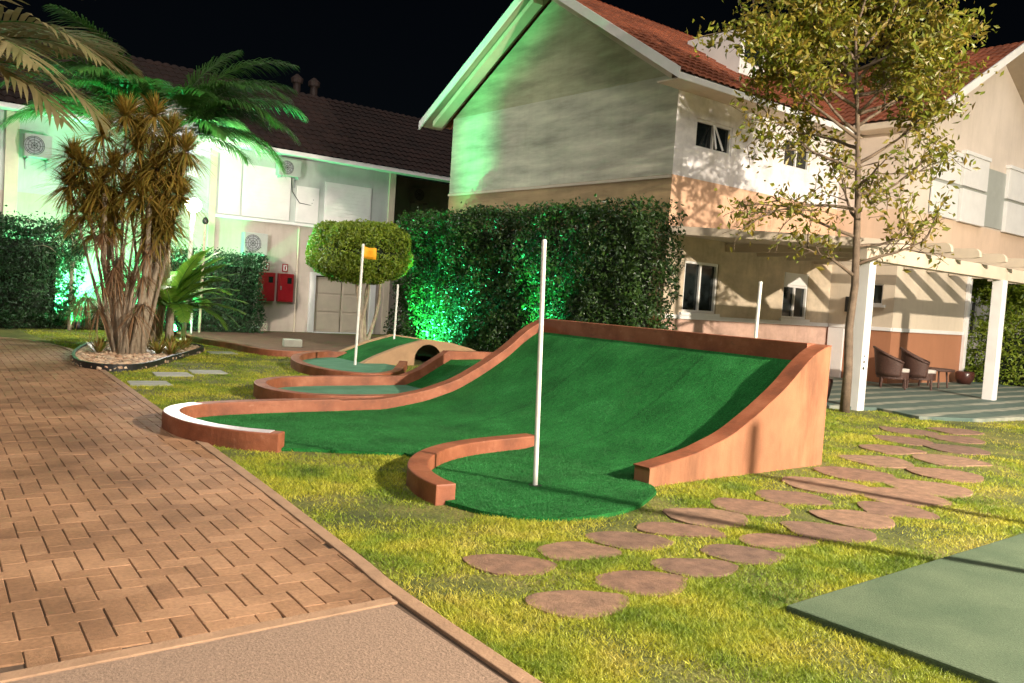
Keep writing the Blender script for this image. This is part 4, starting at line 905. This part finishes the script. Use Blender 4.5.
# ------------------------------------------------------------------ patio furniture
def chair(label,x,y,rz):
    t=thing('wicker_armchair',label,'armchair',(x,y,.05),'wicker chairs on the patio')
    rows=[];z0=.05
    def loc(a,b,z): return (x+a*math.cos(rz)-b*math.sin(rz), y+a*math.sin(rz)+b*math.cos(rz), z)
    for a in np.linspace(-115,115,25):
        th=R(a); top=.60+.30*(math.cos(th*.72)**1.6 if abs(a)<115 else 0); rr=.36
        rows.append([loc(-rr*math.cos(th)*(1+.22*s),rr*math.sin(th)*(1+.10*s),z0+.28+(top-.28)*s) for s in np.linspace(0,1,7)])
    mb=MB(); mb.sheet(rows); o=mb.build('back_shell',MAT['wicker'],t,smooth=True,fix=False); m=o.modifiers.new('s','SOLIDIFY'); m.thickness=.04
    mb=MB(); mb.tube([r[-1] for r in rows],.028,8); mb.build('rim',MAT['wicker'],t,smooth=True)
    mb=MB(); mb.prism([loc(.34*math.cos(a),.33*math.sin(a),0)[:2] for a in np.linspace(0,2*PI,21)[:-1]],z0+.22,z0+.38); mb.build('seat',MAT['wicker'],t,bevel=.015)
    mb=MB(); mb.prism([loc(.04+.30*math.cos(a),.28*math.sin(a),0)[:2] for a in np.linspace(0,2*PI,21)[:-1]],z0+.382,z0+.46); mb.build('cushion',MAT['cushion'],t,bevel=.02)
    for a,b in ((.26,.22),(.26,-.22),(-.24,.22),(-.24,-.22)):
        mb=MB(); mb.tube([loc(a,b,z0),loc(a*.95,b*.95,z0+.26)],[.022,.03],8); mb.build('leg',MAT['wicker'],t)
    return t
chair('left dark wicker armchair with pale cushion against the patio wall',19.0,9.6,R(-60))
chair('right dark wicker armchair with pale cushion beside the low table',19.75,9.35,R(-65))
t=thing('low_table','low round dark wicker table right of the two armchairs','table',(20.9,9.55,.05))
mb=MB(); mb.lathe([(.44,.40),(.45,.43),(.44,.455)],(20.9,9.55,.05),24); mb.build('tabletop',MAT['wicker'],t)
for a in range(4):
    mb=MB(); c,s_=math.cos(PI/4+a*PI/2),math.sin(PI/4+a*PI/2); mb.tube([(20.9+.33*c,9.55+.33*s_,.05),(20.9+.28*c,9.55+.28*s_,.45)],.022,8); mb.build('leg',MAT['wicker'],t)
t=thing('potted_plant','tall dark pot with a small yellow flowering plant behind the bank wall','potted plant',(14.0,8.35,.05))
mb=MB(); mb.lathe([(.12,0),(.15,.1),(.19,.35),(.18,.42),(.15,.42)],(14.0,8.35,.05),18); mb.build('pot',MAT['pot'],t,smooth=True)
straps('foliage',rosette((14.0,8.35,.44),(0,0,1),70,.24,.014,None,(.1,1.3),.2),MAT['brom'],t)
t=thing('plant_pot','squat dark pot standing at the outer corner of the orange wall','pot',(22.9,9.75,.05))
mb=MB(); mb.lathe([(.15,0),(.22,.12),(.24,.28),(.2,.33),(.17,.33)],(23.4,9.9,.05),18); mb.build('pot',MAT['pot'],t,smooth=True)
straps('foliage',rosette((23.4,9.9,.34),(0,0,1),50,.2,.012,None,(.2,1.3),.3),MAT['hedge'],t)

# beyond the passage
nb=thing('neighbour_house','pale house seen through the gap beyond the patio hedge','house',(41,16,0))
mb=MB(); holed(mb,'y',15.5,33,52,0,5.6,[(36.2,37.2,1.2,2.6),(39,40.2,1.2,2.6),(43,44.2,1.2,2.6)]); mb.build('wall',W_BEIGE,nb,fix=False)
for a in (36.2,39,43): window(nb,'y',15.5,a,a+1.1,1.2,2.6)
tiles((32.5,15.0,5.5),(1,0,0),(0,1,.55),20,6,pitch=.3,sub=4).build('roof',MAT['tile'],nb,fix=False)
tr2=thing('bushy_tree','bushy green tree beyond the passage at the right edge','tree',(33,13,0))
mb=MB(); mb.tube([(33,12.6,0),(33.1,12.6,1.2),(33,12.7,2.6)],[.16,.13,.09],9); mb.build('trunk',MAT['bark'],tr2)
n=9000; d=unit(rng.normal(size=(n,3))); P=d*rng.random((n,1))**.4*np.array([2.3,1.6,1.3])+np.array([33.4,12.8,3.3]); P+=np.array([[noise.noise(Vector(p)*.9)*.5]*3 for p in P]); leaves('crown',P,.17,MAT['topiary'],tr2)
car=thing('parked_car','pale parked car half hidden behind the hedge at the right edge','car',(35,11,0))
cx,cy=35.6,11.4
body=[(-2.0,.35),(-2.05,.75),(-1.85,.9),(-1.1,.98),(-.55,1.42),(.75,1.44),(1.35,1.0),(1.95,.92),(2.1,.7),(2.1,.35)]
mb=MB(); mb.prismY([(cx+a,b) for a,b in body],cy-.82,cy+.82); mb.build('body',MAT['carpaint'],car,bevel=.06)
mb=MB(); mb.prismY([(cx+a,b) for a,b in ((-1.0,1.0),(-.52,1.36),(.1,1.38),(.1,1.0))],cy-.835,cy+.835); mb.prismY([(cx+a,b) for a,b in ((.16,1.0),(.16,1.38),(.72,1.37),(1.22,1.0))],cy-.835,cy+.835); mb.build('side_window',MAT['glass'],car)
for dx in (-1.25,1.3):
    for dy in (-.74,.74):
        mb=MB(); mb.tube([(cx+dx,cy+dy-.1,.32),(cx+dx,cy+dy+.1,.32)],.32,18); wl=mb.build('wheel',MAT['rubber'],car)
        mb=MB(); mb.tube([(cx+dx,cy+dy-.11,.32),(cx+dx,cy+dy+.11,.32)],.19,14); mb.build('rim',MAT['grey'],wl)

# ------------------------------------------------------------------ grass blades over the lawn
def grass():
    n=1150000; camp=np.array([0.,0.])
    r=np.exp(rng.uniform(np.log(3.2),np.log(27),n)); az=rng.uniform(R(2),R(80),n)    # denser near, bearing from +Y towards +X
    x=r*np.sin(az); y=r*np.cos(az)
    ok=(x>kerb_u(y)+.05)&(y>-.5)&(y<24)
    ok&=~((y>18)&(x<4.6)&(y<20.9)&(x<3.8))
    x,y=x[ok],y[ok]
    for poly in [flat,[(5.5,4.86),(8.45,4.86),(8.45,9.45),(5.5,9.45)],[(p[0],p[1]) for p in l2]+[(9.75,9.6)],f3,[(8.4,14.98),(12.3,14.98),(12.3,16.5),(8.4,16.5)],f4,[(b[0],b[1]) for b in BED],[(4.03,2.42),(4.03,-6),(16,-6),(16,2.42)],PATIO]+[[(sum(q[0] for q in pl)/len(pl)*.07+p[0]*.93,sum(q[1] for q in pl)/len(pl)*.07+p[1]*.93) for p in pl] for pl in [t_[0] for t_ in stones]+slabs]:
        k=~inpoly(x,y,poly); x,y=x[k],y[k]
    def near_line(line,wd):
        k=np.ones(len(x),bool)
        for a,b in zip(line[:-1],line[1:]):
            ax,ay=a[0],a[1]; dx,dy=b[0]-ax,b[1]-ay; l=dx*dx+dy*dy+1e-9; t=np.clip(((x-ax)*dx+(y-ay)*dy)/l,0,1); k&=np.hypot(x-ax-t*dx,y-ay-t*dy)>wd
        return k
    for ln in (curl,near,l2,l3,l4):
        k=near_line(ln,.085); x,y=x[k],y[k]
    nz=np.array([noise.noise((a*.9,b*.9,0))+.5*noise.noise((a*2.6,b*2.6,3)) for a,b in zip(x,y)])
    trod=np.exp(-((y-(3.55+.10*(x-3)))/.8)**2)*.35+np.where((x>8)&(y<7),.25,0)
    k=rng.random(len(x))<np.clip(.78+nz*1.3-trod,.07,1); x,y,nz=x[k],y[k],nz[k]; n=len(x)
    rr=np.hypot(x,y); h=(.006+.012*rng.random(n))*np.clip(1+nz*.7,.55,1.7)*np.clip(.8+rr/40,1,1.4); wd=.0018+.0011*rr/4*.9
    th=rng.uniform(0,2*PI,n); ln=rng.uniform(0.3,1.8,n)*(h+.012); la=rng.uniform(0,2*PI,n)
    b=np.stack([x,y,np.full(n,-.010)],1); s=np.stack([np.cos(th)*wd,np.sin(th)*wd,np.zeros(n)],1)
    tip=b+np.stack([np.cos(la)*ln,np.sin(la)*ln,h+.012],1)
    V=np.stack([b-s,b+s,tip],1).reshape(-1,3); Q=np.arange(3*n).reshape(-1,3)
    print('blades',n); return np_mesh('grass',V,Q,MAT['blade'])
tag(grass(),'short patchy yellow green lawn grass','grass',kind='stuff')

# ------------------------------------------------------------------ light, sky, camera
EL=R(48); hd=Vector((-.55,-.85,0)).normalized()    # towards the light
S.world=bpy.data.worlds.new('World'); S.world.use_nodes=True; nt=S.world.node_tree
bg=nt.nodes['Background']; sky=nt.nodes.new('ShaderNodeTexSky'); sky.sky_type='NISHITA'; sky.sun_disc=False
sky.sun_elevation=EL; sky.sun_rotation=math.atan2(hd.x,hd.y); nt.links.new(sky.outputs[0],bg.inputs[0]); bg.inputs[1].default_value=.0003
sd=bpy.data.lights.new('sun','SUN'); sd.energy=1.0; sd.angle=R(50); sd.color=(1,.95,.88)
so=bpy.data.objects.new('sun',sd); COL.objects.link(so); so.rotation_euler=(-(hd*math.cos(EL)+Vector((0,0,math.sin(EL))))).to_track_quat('-Z','Y').to_euler()
cam=bpy.data.cameras.new('camera'); cam.sensor_width=36; cam.lens=860*36/1024; cam.clip_start=.05; cam.clip_end=900
co=bpy.data.objects.new('camera',cam); COL.objects.link(co); S.camera=co
ya,pi_,ro=R(39.2),R(3.0),R(3.8)
f=Vector((math.sin(ya)*math.cos(pi_),math.cos(ya)*math.cos(pi_),-math.sin(pi_))); ri=Vector((math.cos(ya),-math.sin(ya),0)); up=ri.cross(f)
r2=ri*math.cos(ro)+up*math.sin(ro); u2=-ri*math.sin(ro)+up*math.cos(ro)
co.matrix_world=Matrix(((r2.x,u2.x,-f.x,0),(r2.y,u2.y,-f.y,0),(r2.z,u2.z,-f.z,1.55),(0,0,0,1)))
S.view_settings.view_transform='Standard'; S.view_settings.look='None'; S.view_settings.gamma=1; S.view_settings.exposure=1.0
